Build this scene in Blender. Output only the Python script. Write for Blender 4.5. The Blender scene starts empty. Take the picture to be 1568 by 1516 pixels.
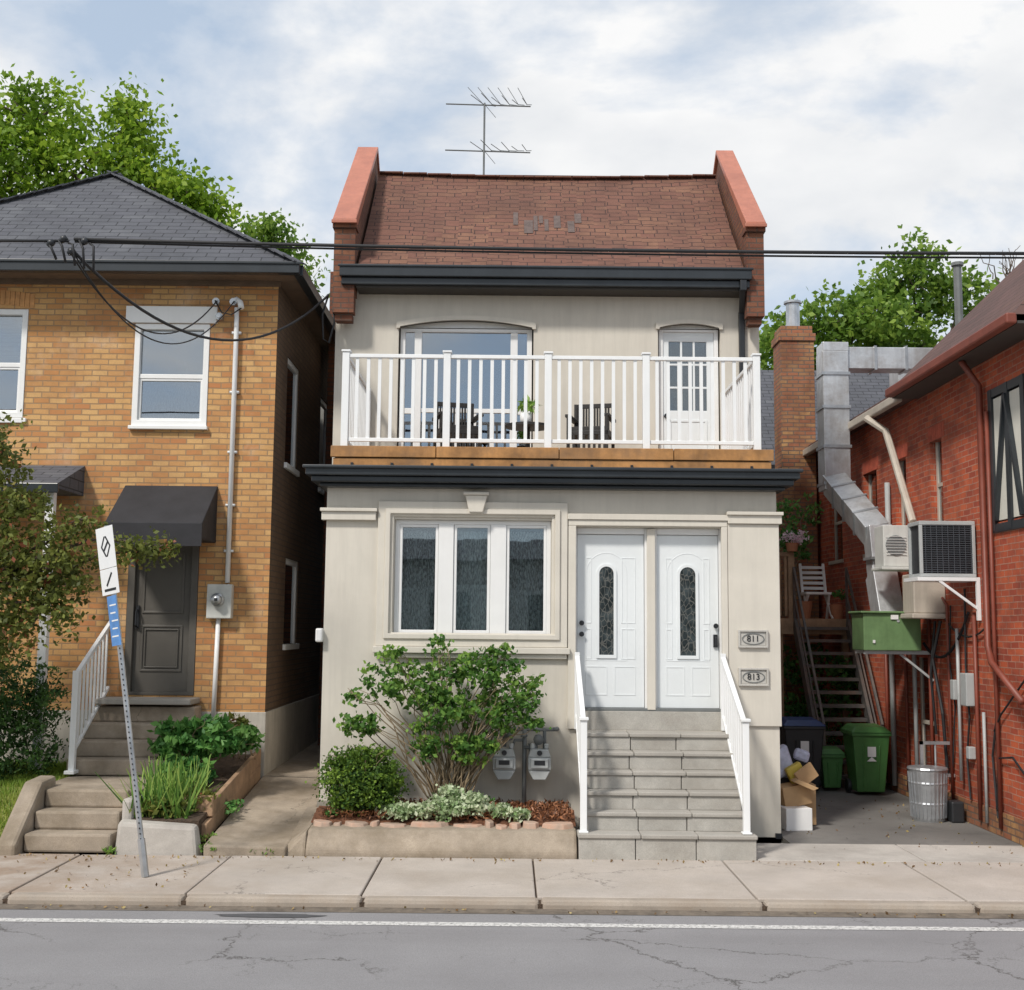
import bpy, bmesh, math, random
import numpy as np
from mathutils import Vector, Matrix
random.seed(7); rng=np.random.default_rng(7)
S=bpy.context.scene; C=S.collection
S.view_settings.view_transform='Standard'; S.view_settings.look='None'; S.view_settings.exposure=0

# ------------------------------------------------------------------ materials
def nm(name):
    m=bpy.data.materials.new(name); m.use_nodes=True; nt=m.node_tree
    return m,nt,nt.nodes['Principled BSDF']
def nd(nt,t,**k):
    n=nt.nodes.new(t)
    for a,b in k.items():
        if a.startswith('_'): setattr(n,a[1:],b)
        else: n.inputs[a.replace('__',' ')].default_value=b
    return n
def c4(c): return (c[0],c[1],c[2],1)
def mul(c,f): return tuple(min(1,x*f) for x in c)
def noise(nt,scale,detail=4,rough=.6,vec=None,scl=None):
    n=nd(nt,'ShaderNodeTexNoise',Scale=scale,Detail=min(detail,5),Roughness=rough)
    if vec is None:
        g=nd(nt,'ShaderNodeNewGeometry'); vec=g.outputs['Position']
    if scl:
        mp=nd(nt,'ShaderNodeMapping'); mp.inputs['Scale'].default_value=scl
        nt.links.new(vec,mp.inputs[0]); vec=mp.outputs[0]
    nt.links.new(vec,n.inputs['Vector']); return n.outputs['Fac']
def ramp(nt,src,stops):
    r=nt.nodes.new('ShaderNodeValToRGB'); e=r.color_ramp.elements
    while len(e)<len(stops): e.new(.5)
    for el,(p,c) in zip(e,stops):
        el.position=p; el.color=c4(c) if not isinstance(c,(int,float)) else (c,c,c,1)
    nt.links.new(src,r.inputs[0]); return r.outputs[0]
def mix(nt,fac,a,b,mode='MIX'):
    n=nt.nodes.new('ShaderNodeMixRGB'); n.blend_type=mode
    for s,v in ((n.inputs[0],fac),(n.inputs[1],a),(n.inputs[2],b)):
        if isinstance(v,(int,float)): s.default_value=v if s==n.inputs[0] else (v,v,v,1)
        elif isinstance(v,tuple): s.default_value=c4(v)
        else: nt.links.new(v,s)
    return n.outputs[0]
def bump(nt,h,bsdf,strength=.3,dist=.01,prev=None):
    b=nd(nt,'ShaderNodeBump',Strength=strength,Distance=dist)
    nt.links.new(h,b.inputs['Height'])
    if prev is not None: nt.links.new(prev,b.inputs['Normal'])
    nt.links.new(b.outputs[0],bsdf.inputs['Normal']); return b.outputs[0]
def maprange(nt,axis,a,b):
    g=nd(nt,'ShaderNodeNewGeometry'); sx=nd(nt,'ShaderNodeSeparateXYZ'); nt.links.new(g.outputs['Position'],sx.inputs[0])
    mr=nd(nt,'ShaderNodeMapRange'); mr.inputs['From Min'].default_value=a; mr.inputs['From Max'].default_value=b
    nt.links.new(sx.outputs[axis],mr.inputs['Value']); return mr.outputs[0]
def simple(name,col,rough=.6,var=.15,scale=6,bmp=.1,metal=0,bscale=80,streak=0,dist=.004,fine=.0,stain=None,stain_amt=.6,stain_scale=.5,dirt=None,crack=False):
    m,nt,b=nm(name)
    f=noise(nt,scale,5,.65)
    c=ramp(nt,f,[(.3,mul(col,1-var)),(.7,mul(col,1+var))])
    if streak:
        s=noise(nt,1,5,.7,scl=(9,9,.7))
        c=mix(nt,ramp(nt,s,[(.45,0.),(.75,streak)]),c,mul(col,.55))
    if stain:
        c=mix(nt,ramp(nt,noise(nt,stain_scale,5,.7),[(.45,0.),(.66,stain_amt)]),c,stain)
    if dirt:   # (axis, clean_at, dirty_at, colour) : real soiling that increases towards one side
        fm=mix(nt,1.,ramp(nt,noise(nt,1.6,5,.7),[(.36,.15),(.6,.9)]),maprange(nt,dirt[0],dirt[1],dirt[2]),'MULTIPLY')
        c=mix(nt,fm,c,dirt[3])
    if crack:
        g=nd(nt,'ShaderNodeNewGeometry'); wn=nd(nt,'ShaderNodeTexNoise',Scale=2.4,Detail=4,Roughness=.75); nt.links.new(g.outputs['Position'],wn.inputs['Vector'])
        va=mix(nt,.5,g.outputs['Position'],wn.outputs['Color'],'ADD')
        v=nd(nt,'ShaderNodeTexVoronoi',_feature='DISTANCE_TO_EDGE',Scale=.42); nt.links.new(va,v.inputs['Vector'])
        c=mix(nt,mix(nt,1.,ramp(nt,v.outputs['Distance'],[(.001,.8),(.004,0.)]),ramp(nt,noise(nt,.7,2,.5),[(.5,0.),(.56,1.)]),'MULTIPLY'),c,mul(col,.3))
    if fine:
        s=noise(nt,160,2,.7)
        c=mix(nt,ramp(nt,s,[(.35,fine),(.6,0.)]),c,mul(col,.45))
    nt.links.new(c,b.inputs['Base Color'])
    b.inputs['Roughness'].default_value=rough; b.inputs['Metallic'].default_value=metal
    if bmp: bump(nt,noise(nt,bscale,3,.7),b,bmp,dist)
    return m
def brickmat(name,c1,c2,mortar,w=.215,h=.075,ms=.007,patch=None,patch_amt=.5,pale=None,rough=.85,dark=.25,bs=.6,bias2=-.25,darkc=None):
    m,nt,b=nm(name)
    uv=nd(nt,'ShaderNodeUVMap'); 
    def bt(a,b_,mo,bias=0):
        t=nd(nt,'ShaderNodeTexBrick',Color1=c4(a),Color2=c4(b_),Mortar=c4(mo))
        t.inputs['Scale'].default_value=1; t.inputs['Mortar Size'].default_value=ms
        t.inputs['Mortar Smooth'].default_value=.15; t.inputs['Bias'].default_value=bias
        t.inputs['Brick Width'].default_value=w; t.inputs['Row Height'].default_value=h; return t
    t=bt(c1,c2,mortar)
    wn=nd(nt,'ShaderNodeTexNoise',Scale=3.0,Detail=2); g=nd(nt,'ShaderNodeNewGeometry'); nt.links.new(g.outputs['Position'],wn.inputs['Vector'])
    vm=nd(nt,'ShaderNodeVectorMath',_operation='SUBTRACT'); vm.inputs[1].default_value=(.5,.5,.5)
    nt.links.new(wn.outputs['Color'],vm.inputs[0])
    vs=nd(nt,'ShaderNodeVectorMath',_operation='SCALE'); vs.inputs['Scale'].default_value=.022
    nt.links.new(vm.outputs[0],vs.inputs[0])
    va=nd(nt,'ShaderNodeVectorMath',_operation='ADD'); nt.links.new(uv.outputs[0],va.inputs[0]); nt.links.new(vs.outputs[0],va.inputs[1])
    nt.links.new(va.outputs[0],t.inputs['Vector'])
    c=t.outputs['Color']
    if patch:
        t2=bt((0,0,0),(1,1,1),(0,0,0),bias2)
        nt.links.new(va.outputs[0],t2.inputs['Vector'])
        pn=noise(nt,.9,4,.6)
        fac=mix(nt,1.,t2.outputs['Color'],ramp(nt,pn,[(.35,0.15),(.6,1.)]),'MULTIPLY')
        c=mix(nt,mix(nt,1.,fac,patch_amt,'MULTIPLY'),c,patch)
    if pale:
        c=mix(nt,ramp(nt,noise(nt,1.1,5,.7),[(.55,0.),(.72,.55)]),c,pale)
    c=mix(nt,ramp(nt,noise(nt,1.7,5,.75),[(.35,dark),(.58,0.)]),c,darkc or mul(c1,.4))
    c=mix(nt,ramp(nt,noise(nt,60,3,.6),[(.3,.3),(.6,0.)]),c,mul(c1,.5))
    nt.links.new(c,b.inputs['Base Color']); b.inputs['Roughness'].default_value=rough
    inv=nd(nt,'ShaderNodeMath',_operation='SUBTRACT'); inv.inputs[0].default_value=1; nt.links.new(t.outputs['Fac'],inv.inputs[1])
    p=bump(nt,noise(nt,70,3,.7),b,.25,.004)
    bump(nt,inv.outputs[0],b,bs,.010,p)
    return m
def leafmat(name,dark,mid,light,trans=.35,odd=None):
    m,nt,b=nm(name)
    a=nd(nt,'ShaderNodeAttribute',_attribute_name='tint')
    stops=[(0,dark),(.5,mid),(.84,light)]
    if odd: stops.append((.91,odd))
    c=ramp(nt,a.outputs['Fac'],stops)
    nt.links.new(c,b.inputs['Base Color']); b.inputs['Roughness'].default_value=.5
    b.inputs['Specular IOR Level'].default_value=.3
    tr=nd(nt,'ShaderNodeBsdfTranslucent'); nt.links.new(c,tr.inputs[0])
    ms=nd(nt,'ShaderNodeMixShader'); ms.inputs[0].default_value=trans
    nt.links.new(b.outputs[0],ms.inputs[1]); nt.links.new(tr.outputs[0],ms.inputs[2])
    nt.links.new(ms.outputs[0],nt.nodes['Material Output'].inputs[0]); return m
def glassmat(name,tint=(.75,.8,.8),add=.1):
    m,nt,b=nm(name); nt.nodes.remove(b)
    fr=nd(nt,'ShaderNodeFresnel',IOR=1.5); ad=nd(nt,'ShaderNodeMath',_operation='ADD'); ad.inputs[1].default_value=add
    nt.links.new(fr.outputs[0],ad.inputs[0])
    tr=nd(nt,'ShaderNodeBsdfTransparent'); tr.inputs[0].default_value=c4(tint)
    gl=nd(nt,'ShaderNodeBsdfGlossy',Roughness=.015); gl.inputs[0].default_value=(.9,.95,1,1)
    bp=nd(nt,'ShaderNodeBump',Strength=.06,Distance=.02); nt.links.new(noise(nt,1.6,2,.5),bp.inputs['Height']); nt.links.new(bp.outputs[0],gl.inputs['Normal'])
    ms=nd(nt,'ShaderNodeMixShader'); nt.links.new(ad.outputs[0],ms.inputs[0]); nt.links.new(tr.outputs[0],ms.inputs[1]); nt.links.new(gl.outputs[0],ms.inputs[2])
    nt.links.new(ms.outputs[0],nt.nodes['Material Output'].inputs[0]); return m
def lacemat(name,col,alpha_lo=.3,alpha_hi=.9,scale=45,em=0):
    m,nt,b=nm(name)
    n=noise(nt,1,3,.6,scl=(scale*1.5,scale*1.5,scale*.35))
    b.inputs['Base Color'].default_value=c4(col); b.inputs['Roughness'].default_value=.9
    nt.links.new(ramp(nt,n,[(.42,alpha_lo),(.6,alpha_hi)]),b.inputs['Alpha']); return m

M={}
M['stucco']=simple('stucco_cream',(.635,.595,.52),.9,.05,1.2,.4,bscale=120,streak=.24,dist=.005,stain=(.50,.46,.40),stain_amt=.3,stain_scale=.9)
M['stucco_trim']=simple('stucco_trim',(.645,.605,.53),.85,.05,2,.2,bscale=120,streak=.2)
M['white']=simple('white_paint',(.80,.80,.79),.4,.03,3,.04,streak=.08)
M['white_metal']=simple('white_metal',(.82,.83,.83),.35,.03,3,.0,streak=.10)
M['door']=simple('door_white_paint',(.76,.79,.80),.35,.03,2,.03,streak=.05)
M['black']=simple('black_metal',(.018,.02,.024),.4,.2,5,.05)
M['cornice']=simple('cornice_dark_metal',(.026,.031,.036),.32,.25,2,.03,streak=.3)
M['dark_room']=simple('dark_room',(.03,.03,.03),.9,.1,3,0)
M['glass']=glassmat('window_glass',(.85,.9,.9),.10)
M['glass2']=glassmat('window_glass_bright',(.5,.55,.58),.28)
M['lace']=lacemat('lace_curtain',(.75,.76,.75),.12,.75,60)
M['lace_w']=lacemat('lace_curtain_white',(.86,.87,.86),.35,.95,60)
M['shade']=simple('roller_shade',(.62,.68,.69),.8,.04,2,.05)
M['ybrick']=brickmat('buff_brick',(.66,.40,.165),(.54,.265,.085),(.34,.22,.12),ms=.008,patch=(.47,.165,.07),patch_amt=.9,pale=(.68,.50,.35),dark=.4,darkc=(.27,.13,.055),bs=.8)
M['sbrick']=brickmat('shaded_side_brick',(.15,.09,.05),(.095,.055,.035),(.065,.05,.04),ms=.008,patch=(.20,.11,.05),patch_amt=.6,dark=.5)  # side-wall brick, shade of the gap between the houses painted into its colour
M['rbrick']=brickmat('red_brick',(.56,.12,.045),(.42,.068,.03),(.46,.24,.17),ms=.007,patch=(.20,.045,.03),patch_amt=.7,pale=(.58,.18,.09),dark=.65,darkc=(.16,.05,.035),bs=.9)
M['dbrick']=brickmat('parapet_brick',(.22,.08,.045),(.11,.045,.032),(.10,.075,.06),ms=.009,patch=(.42,.17,.07),patch_amt=.85,dark=.7)
M['cbrick']=brickmat('chimney_brick',(.40,.15,.075),(.14,.07,.05),(.15,.125,.10),ms=.010,patch=(.62,.35,.14),patch_amt=.95,dark=.7,bias2=-.1)
M['shingle']=brickmat('brown_shingles',(.20,.088,.060),(.115,.055,.042),(.04,.022,.02),w=.30,h=.125,ms=.007,patch=(.31,.155,.09),patch_amt=.9,dark=.45,bs=.9)
M['shingle_g']=brickmat('slate_grey_shingles',(.105,.108,.125),(.058,.062,.075),(.028,.03,.035),w=.30,h=.14,ms=.008,patch=(.18,.185,.20),patch_amt=.8,dark=.35,bs=.9)
M['shingle_r']=brickmat('dark_brown_shingles',(.15,.08,.07),(.09,.055,.05),(.04,.025,.02),w=.30,h=.14,ms=.007,patch=(.22,.11,.08),patch_amt=.6,dark=.3)
M['patch']=simple('worn_shingle_patch',(.135,.10,.09),.9,.3,12,.4,fine=.3)
M['coping']=simple('terracotta_metal_coping',(.47,.175,.11),.45,.15,1.5,.05,streak=.4,stain=(.34,.12,.08),stain_amt=.5,stain_scale=2)
M['soffit']=simple('soffit_dark',(.05,.045,.04),.7,.1,3,.05)
M['wood']=simple('stained_wood',(.44,.215,.07),.6,.45,3.5,.3,streak=.6,stain=(.22,.13,.07),stain_amt=.6,stain_scale=2.5)
M['wood_g']=simple('weathered_wood',(.36,.23,.14),.85,.35,4,.4,streak=.35)
M['stone']=simple('grey_stone_steps',(.45,.43,.39),.85,.14,5,.5,bscale=60,fine=.4,stain=(.30,.27,.23),stain_amt=.5,stain_scale=2)
M['stone_n']=simple('stone_nosing',(.42,.395,.355),.85,.16,4,.4,bscale=60,fine=.4,stain=(.26,.24,.21),stain_amt=.55,stain_scale=2)
M['concrete']=simple('sidewalk_concrete',(.50,.445,.395),.9,.14,1.1,.4,bscale=70,fine=.45,stain=(.39,.33,.27),stain_amt=.6,stain_scale=.8,dirt=(0,-2.2,-5.5,(.27,.17,.10)),crack=True)
M['kerbc']=simple('kerb_concrete',(.42,.36,.30),.9,.25,3,.5,bscale=50,fine=.45,stain=(.22,.16,.11),stain_amt=.7,stain_scale=1.5)
M['conc_old']=simple('old_concrete',(.38,.315,.245),.92,.28,2.4,.6,bscale=40,fine=.45,stain=(.20,.155,.10),stain_amt=.7,stain_scale=1.5,crack=True)
M['conc_new']=simple('apron_concrete',(.52,.485,.44),.9,.18,.8,.4,bscale=60,fine=.35,stain=(.33,.30,.27),stain_amt=.7,stain_scale=1,crack=True)
M['found']=simple('foundation_parging',(.46,.43,.38),.9,.15,3,.4,streak=.4)
M['mulch']=simple('red_mulch',(.17,.07,.035),.95,.5,22,1,bscale=40,dist=.03)
M['soil']=simple('soil',(.09,.06,.04),.95,.4,15,1,bscale=40,dist=.03)
M['edging']=simple('edging_stone',(.48,.35,.27),.9,.3,5,.6,bscale=30,stain=(.44,.23,.15),stain_amt=.8,stain_scale=5)
M['galv']=simple('galvanised_metal',(.50,.52,.54),.35,.2,6,.1,metal=.7,streak=.2)
M['duct']=simple('sheet_metal_duct',(.64,.66,.68),.38,.16,2.5,.2,metal=.55,streak=.5,stain=(.30,.25,.21),stain_amt=.5,stain_scale=2,bscale=5,dist=.03)
M['grey']=simple('grey_paint',(.42,.44,.44),.5,.1,4,.1,streak=.25)
M['gaspipe']=simple('gas_pipe_grey',(.16,.17,.17),.5,.15,6,.1)
M['door_dk']=simple('taupe_door_paint',(.10,.092,.08),.45,.08,4,.05)
M['awning']=simple('black_canvas',(.022,.022,.026),.75,.25,3,.3,bscale=300)
M['chair']=simple('dark_wicker',(.02,.018,.017),.6,.2,20,.4)
M['greenbin']=simple('green_plastic',(.07,.20,.055),.45,.15,5,.05,streak=.35)
M['blackbin']=simple('black_plastic',(.025,.027,.03),.45,.1,5,.05)
M['bluelid']=simple('blue_plastic',(.02,.045,.14),.45,.1,5,.05)
M['greenmet']=simple('green_enamel',(.14,.24,.10),.5,.2,4,.1,streak=.5)
M['cardboard']=simple('cardboard',(.45,.29,.15),.85,.12,5,.1)
M['yellow']=simple('yellow_bag',(.55,.42,.06),.5,.1,5,.1)
M['bark']=simple('bark',(.11,.08,.06),.95,.35,9,1,bscale=30,dist=.02)
M['cane']=simple('rose_cane',(.24,.18,.11),.8,.3,12,.2)
M['cable']=simple('cable_black',(.015,.015,.017),.6,.1,5,0)
M['pipe_r']=simple('red_brown_pipe',(.20,.05,.03),.5,.2,4,.1)
M['beige']=simple('beige_metal',(.52,.47,.40),.5,.1,4,.05,streak=.35)
M['bluesign']=simple('blue_sign',(.10,.25,.55),.4,.2,12,.0)
M['plaque']=simple('plaque_stone',(.50,.48,.44),.6,.1,6,.2)
M['tan']=simple('tan_plaster',(.62,.60,.53),.85,.06,2,.2,streak=.2)
M['stairmet']=simple('stair_metal',(.10,.095,.09),.6,.3,6,.2,stain=(.20,.11,.07),stain_amt=.5,stain_scale=3)

def asphalt():
    m,nt,b=nm('worn_asphalt')
    c=ramp(nt,noise(nt,.5,5,.65),[(.3,(.25,.243,.25)),(.7,(.32,.312,.32))])
    c=mix(nt,ramp(nt,noise(nt,1,4,.6,scl=(.15,1.6,1)),[(.45,0.),(.7,.4)]),c,(.21,.20,.205))
    c=mix(nt,ramp(nt,noise(nt,110,3,.8),[(.35,.55),(.6,0.)]),c,(.12,.12,.12))
    c=mix(nt,ramp(nt,noise(nt,150,2,.8,scl=(1,1.1,1)),[(.58,0.),(.75,.5)]),c,(.5,.49,.48))
    g=nd(nt,'ShaderNodeNewGeometry')
    wn=nd(nt,'ShaderNodeTexNoise',Scale=2.6,Detail=5,Roughness=.75); nt.links.new(g.outputs['Position'],wn.inputs['Vector'])
    va=mix(nt,.45,g.outputs['Position'],wn.outputs['Color'],'ADD')
    v=nd(nt,'ShaderNodeTexVoronoi',_feature='DISTANCE_TO_EDGE',Scale=.5); nt.links.new(va,v.inputs['Vector'])
    mk=ramp(nt,noise(nt,.6,3,.5),[(.46,0.),(.54,1.)])
    cr=ramp(nt,v.outputs['Distance'],[(.001,1.),(.006,0.)])
    f=mix(nt,1.,cr,mk,'MULTIPLY')
    v2=nd(nt,'ShaderNodeTexVoronoi',_feature='DISTANCE_TO_EDGE',Scale=2.2); nt.links.new(va,v2.inputs['Vector'])
    cr2=ramp(nt,v2.outputs['Distance'],[(.002,.6),(.014,0.)])
    mk2=ramp(nt,noise(nt,.8,2,.5,scl=(1,1.7,1)),[(.56,0.),(.64,1.)])
    f=mix(nt,1.,f,mix(nt,1.,cr2,mk2,'MULTIPLY'),'ADD')
    c=mix(nt,f,c,(.07,.065,.06))
    nt.links.new(c,b.inputs['Base Color']); b.inputs['Roughness'].default_value=.85
    bump(nt,noise(nt,140,3,.8),b,.5,.006); return m
M['asphalt']=asphalt()
def linemat():
    m,nt,b=nm('worn_road_paint'); b.inputs['Base Color'].default_value=(.66,.65,.63,1); b.inputs['Roughness'].default_value=.7
    nt.links.new(ramp(nt,noise(nt,25,5,.8),[(.38,.25),(.52,.95)]),b.inputs['Alpha']); return m
M['line']=linemat()
def leaded():
    m,nt,b=nm('leaded_glass')
    uv=nd(nt,'ShaderNodeUVMap')
    mp=nd(nt,'ShaderNodeMapping'); mp.inputs['Scale'].default_value=(1,.55,1); nt.links.new(uv.outputs[0],mp.inputs[0])
    v=nd(nt,'ShaderNodeTexVoronoi',_feature='DISTANCE_TO_EDGE',Scale=22); nt.links.new(mp.outputs[0],v.inputs['Vector'])
    c=mix(nt,ramp(nt,v.outputs['Distance'],[(.03,.8),(.07,0.)]),ramp(nt,noise(nt,9,2,.5),[(.4,(.018,.024,.026)),(.65,(.055,.07,.075))]),(.14,.14,.13))
    nt.links.new(c,b.inputs['Base Color']); b.inputs['Roughness'].default_value=.12; return m
M['leaded']=leaded()
L={}
L['tree']=leafmat('leaf_tree',(.07,.14,.015),(.20,.34,.03),(.40,.54,.06),.5)
L['tree2']=leafmat('leaf_tree_far',(.055,.12,.02),(.16,.28,.04),(.32,.45,.08),.5)
L['crab']=leafmat('leaf_crabapple',(.06,.075,.022),(.15,.18,.04),(.27,.30,.07),.4,(.32,.11,.06))
L['cedar']=leafmat('leaf_cedar',(.015,.045,.012),(.04,.095,.022),(.08,.16,.035),.2)
L['rose']=leafmat('leaf_rose',(.03,.09,.02),(.10,.22,.04),(.26,.42,.08),.35)
L['box']=leafmat('leaf_boxwood',(.035,.085,.015),(.10,.18,.025),(.20,.31,.04),.3)
L['silver']=leafmat('leaf_variegated',(.14,.26,.07),(.40,.50,.28),(.70,.74,.55),.25)
L['perennial']=leafmat('leaf_perennial',(.03,.12,.03),(.10,.26,.06),(.20,.40,.10),.35)
L['iris']=leafmat('leaf_iris',(.08,.18,.04),(.18,.34,.06),(.36,.50,.12),.35)
L['grass']=leafmat('grass_blade',(.12,.20,.02),(.22,.34,.05),(.40,.44,.10),.35)
L['flower']=leafmat('petals',(.75,.70,.72),(.80,.55,.65),(.85,.85,.80),.3)
L['litter']=leafmat('dry_leaf',(.10,.06,.03),(.25,.15,.07),(.38,.30,.12),.1)

# ------------------------------------------------------------------ mesh tools
def group(name,loc):
    e=bpy.data.objects.new(name,None); e.location=loc; e.empty_display_size=.3; C.objects.link(e); return e
def attach(o,p):
    if p is not None:
        o.parent=p; o.matrix_parent_inverse=Matrix.Translation(-Vector(p.location))
class MB:
    def __init__(s): s.V=[]; s.F=[]
    def add(s,vs,fs):
        n=len(s.V); s.V+= [tuple(v) for v in vs]; s.F+=[tuple(i+n for i in f) for f in fs]; return s
    def box(s,x0,x1,y0,y1,z0,z1):
        return s.add([(x0,y0,z0),(x1,y0,z0),(x1,y1,z0),(x0,y1,z0),(x0,y0,z1),(x1,y0,z1),(x1,y1,z1),(x0,y1,z1)],
          [(0,3,2,1),(4,5,6,7),(0,1,5,4),(1,2,6,5),(2,3,7,6),(3,0,4,7)])
    def hexa(s,pts):
        return s.add(pts,[(0,3,2,1),(4,5,6,7),(0,1,5,4),(1,2,6,5),(2,3,7,6),(3,0,4,7)])
    def obox(s,c,ax,ay,az):
        c=Vector(c);ax=Vector(ax);ay=Vector(ay);az=Vector(az)
        p=[c-ax-ay-az,c+ax-ay-az,c+ax+ay-az,c-ax+ay-az,c-ax-ay+az,c+ax-ay+az,c+ax+ay+az,c-ax+ay+az]
        return s.hexa(p)
    def beam(s,p0,p1,w,h,up=(0,0,1)):
        p0=Vector(p0);p1=Vector(p1);d=(p1-p0); L_=d.length; d.normalize()
        a=d.cross(Vector(up)); 
        if a.length<1e-4: a=d.cross(Vector((0,1,0)))
        a.normalize(); b=a.cross(d)
        return s.obox((p0+p1)/2,d*L_/2,a*w/2,b*h/2)
    def tube(s,pts,r,n=8,cap=True):
        pts=[Vector(p) for p in pts]; R=r if isinstance(r,(list,tuple)) else [r]*len(pts)
        base=len(s.V); pa=None
        for i,p in enumerate(pts):
            d=(pts[min(i+1,len(pts)-1)]-pts[max(i-1,0)]).normalized()
            a=pa-d*pa.dot(d) if pa is not None else d.cross(Vector((0,0,1)) if abs(d.z)<.9 else Vector((1,0,0)))
            if a.length<1e-5: a=d.orthogonal()
            a.normalize(); pa=a; b=d.cross(a)
            for k in range(n):
                t=2*math.pi*k/n; s.V.append(tuple(p+(a*math.cos(t)+b*math.sin(t))*R[i]))
        for i in range(len(pts)-1):
            for k in range(n):
                k2=(k+1)%n; s.F.append((base+i*n+k,base+i*n+k2,base+(i+1)*n+k2,base+(i+1)*n+k))
        if cap:
            s.F.append(tuple(base+k for k in range(n))[::-1]); e=base+(len(pts)-1)*n; s.F.append(tuple(e+k for k in range(n)))
        return s
    def prism(s,poly,y0,y1):
        n=len(poly); b=len(s.V)
        s.V+=[(x,y0,z) for x,z in poly]+[(x,y1,z) for x,z in poly]
        s.F.append(tuple(b+i for i in range(n))); s.F.append(tuple(b+n+i for i in range(n))[::-1])
        for i in range(n): j=(i+1)%n; s.F.append((b+i,b+n+i,b+n+j,b+j))
        return s
    def prismx(s,poly,x0,x1):
        n=len(poly); b=len(s.V)
        s.V+=[(x0,y,z) for y,z in poly]+[(x1,y,z) for y,z in poly]
        s.F.append(tuple(b+i for i in range(n))); s.F.append(tuple(b+n+i for i in range(n))[::-1])
        for i in range(n): j=(i+1)%n; s.F.append((b+i,b+n+i,b+n+j,b+j))
        return s
    def ring(s,outer,inner,y0,y1):
        n=len(outer); b=len(s.V)
        for loop,y in ((outer,y0),(inner,y0),(outer,y1),(inner,y1)): s.V+=[(x,y,z) for x,z in loop]
        for i in range(n):
            j=(i+1)%n
            s.F+=[(b+i,b+j,b+n+j,b+n+i),(b+2*n+i,b+3*n+i,b+3*n+j,b+2*n+j),(b+i,b+2*n+i,b+2*n+j,b+j),(b+n+i,b+n+j,b+3*n+j,b+3*n+i)]
        return s
    def rring(s,x0,x1,z0,z1,t,y0,y1,tb=None):
        tb=t if tb is None else tb
        return s.ring([(x0,z0),(x1,z0),(x1,z1),(x0,z1)],[(x0+t,z0+tb),(x1-t,z0+tb),(x1-t,z1-t),(x0+t,z1-t)],y0,y1)
    def wall(s,u0,u1,w0,w1,ops,P,depth):
        us=sorted({u0,u1}|{o[0] for o in ops}|{o[1] for o in ops}); ws=sorted({w0,w1}|{o[2] for o in ops}|{o[3] for o in ops})
        for i in range(len(us)-1):
            for j in range(len(ws)-1):
                cu=(us[i]+us[i+1])/2; cw=(ws[j]+ws[j+1])/2
                if any(o[0]<cu<o[1] and o[2]<cw<o[3] for o in ops): continue
                s.add([P(us[i],ws[j],0),P(us[i+1],ws[j],0),P(us[i+1],ws[j+1],0),P(us[i],ws[j+1],0)],[(0,1,2,3)])
        for a,b,c,d in ops:
            for q in ((a,c,a,d),(b,d,b,c),(a,d,b,d),(b,c,a,c)):
                s.add([P(q[0],q[1],0),P(q[2],q[3],0),P(q[2],q[3],depth),P(q[0],q[1],depth)],[(0,1,2,3)])
        return s
    def done(s,name,mat,parent=None,smooth=False,bevel=0,recalc=True):
        me=bpy.data.meshes.new(name); me.from_pydata(s.V,[],s.F)
        if recalc:
            bm=bmesh.new(); bm.from_mesh(me); bmesh.ops.recalc_face_normals(bm,faces=bm.faces); bm.to_mesh(me); bm.free()
        uvl=me.uv_layers.new(name='UVMap').data
        for p in me.polygons:
            n=p.normal
            if abs(n.z)>.96: t=Vector((1,0,0)); b=Vector((0,1,0))
            else:
                t=Vector((-n.y,n.x,0)).normalized()
                if (t.x if abs(t.x)>abs(t.y) else t.y)<0: t=-t
                b=n.cross(t)
                if b.z<0: b=-b
            for li in p.loop_indices:
                co=me.vertices[me.loops[li].vertex_index].co; uvl[li].uv=(co.dot(t),co.dot(b))
            if smooth: p.use_smooth=True
        me.materials.append(M[mat] if isinstance(mat,str) else mat)
        o=bpy.data.objects.new(name,me); C.objects.link(o); attach(o,parent)
        if bevel:
            bv=o.modifiers.new('bevel','BEVEL'); bv.width=bevel; bv.segments=2; bv.limit_method='ANGLE'; bv.angle_limit=.6
        return o
def arch(x0,x1,z0,z1,n=12):
    r=(x1-x0)/2; cx=(x0+x1)/2; zc=z1-r
    return [(x0,z0),(x1,z0)]+[(cx+r*math.cos(math.pi*i/n),zc+r*math.sin(math.pi*i/n)) for i in range(n+1)]
def seg(x0,x1,zs,rise,n=14):
    return [(x0+(x1-x0)*i/n, zs+rise*(1-(2*i/n-1)**2)) for i in range(n+1)]
def ellip(specs):
    out=[]
    for cx,cy,cz,rx,ry,rz,n in specs:
        d=rng.normal(size=(n,3)); d/=np.linalg.norm(d,axis=1)[:,None]; r=rng.random(n)**.42*1.06
        out.append(np.array([cx,cy,cz])+d*r[:,None]*np.array([rx,ry,rz]))
    return np.vstack(out)
def leaves(name,specs,cr,per,size,mat,parent,aspect=.3,up=.0,base_tint=None):
    c=ellip(specs); n=len(c); ct=rng.random(n)
    crs=cr*(.45+1.0*rng.random(n))
    P=np.repeat(c,per,0)+rng.normal(size=(n*per,3))*np.repeat(crs,per)[:,None]*np.array([1,1,.7])
    T=np.clip(np.repeat(ct,per)*.55+rng.random(n*per)*.45,0,1)
    return quads(name,P,T,size,mat,parent,aspect,up)
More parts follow.
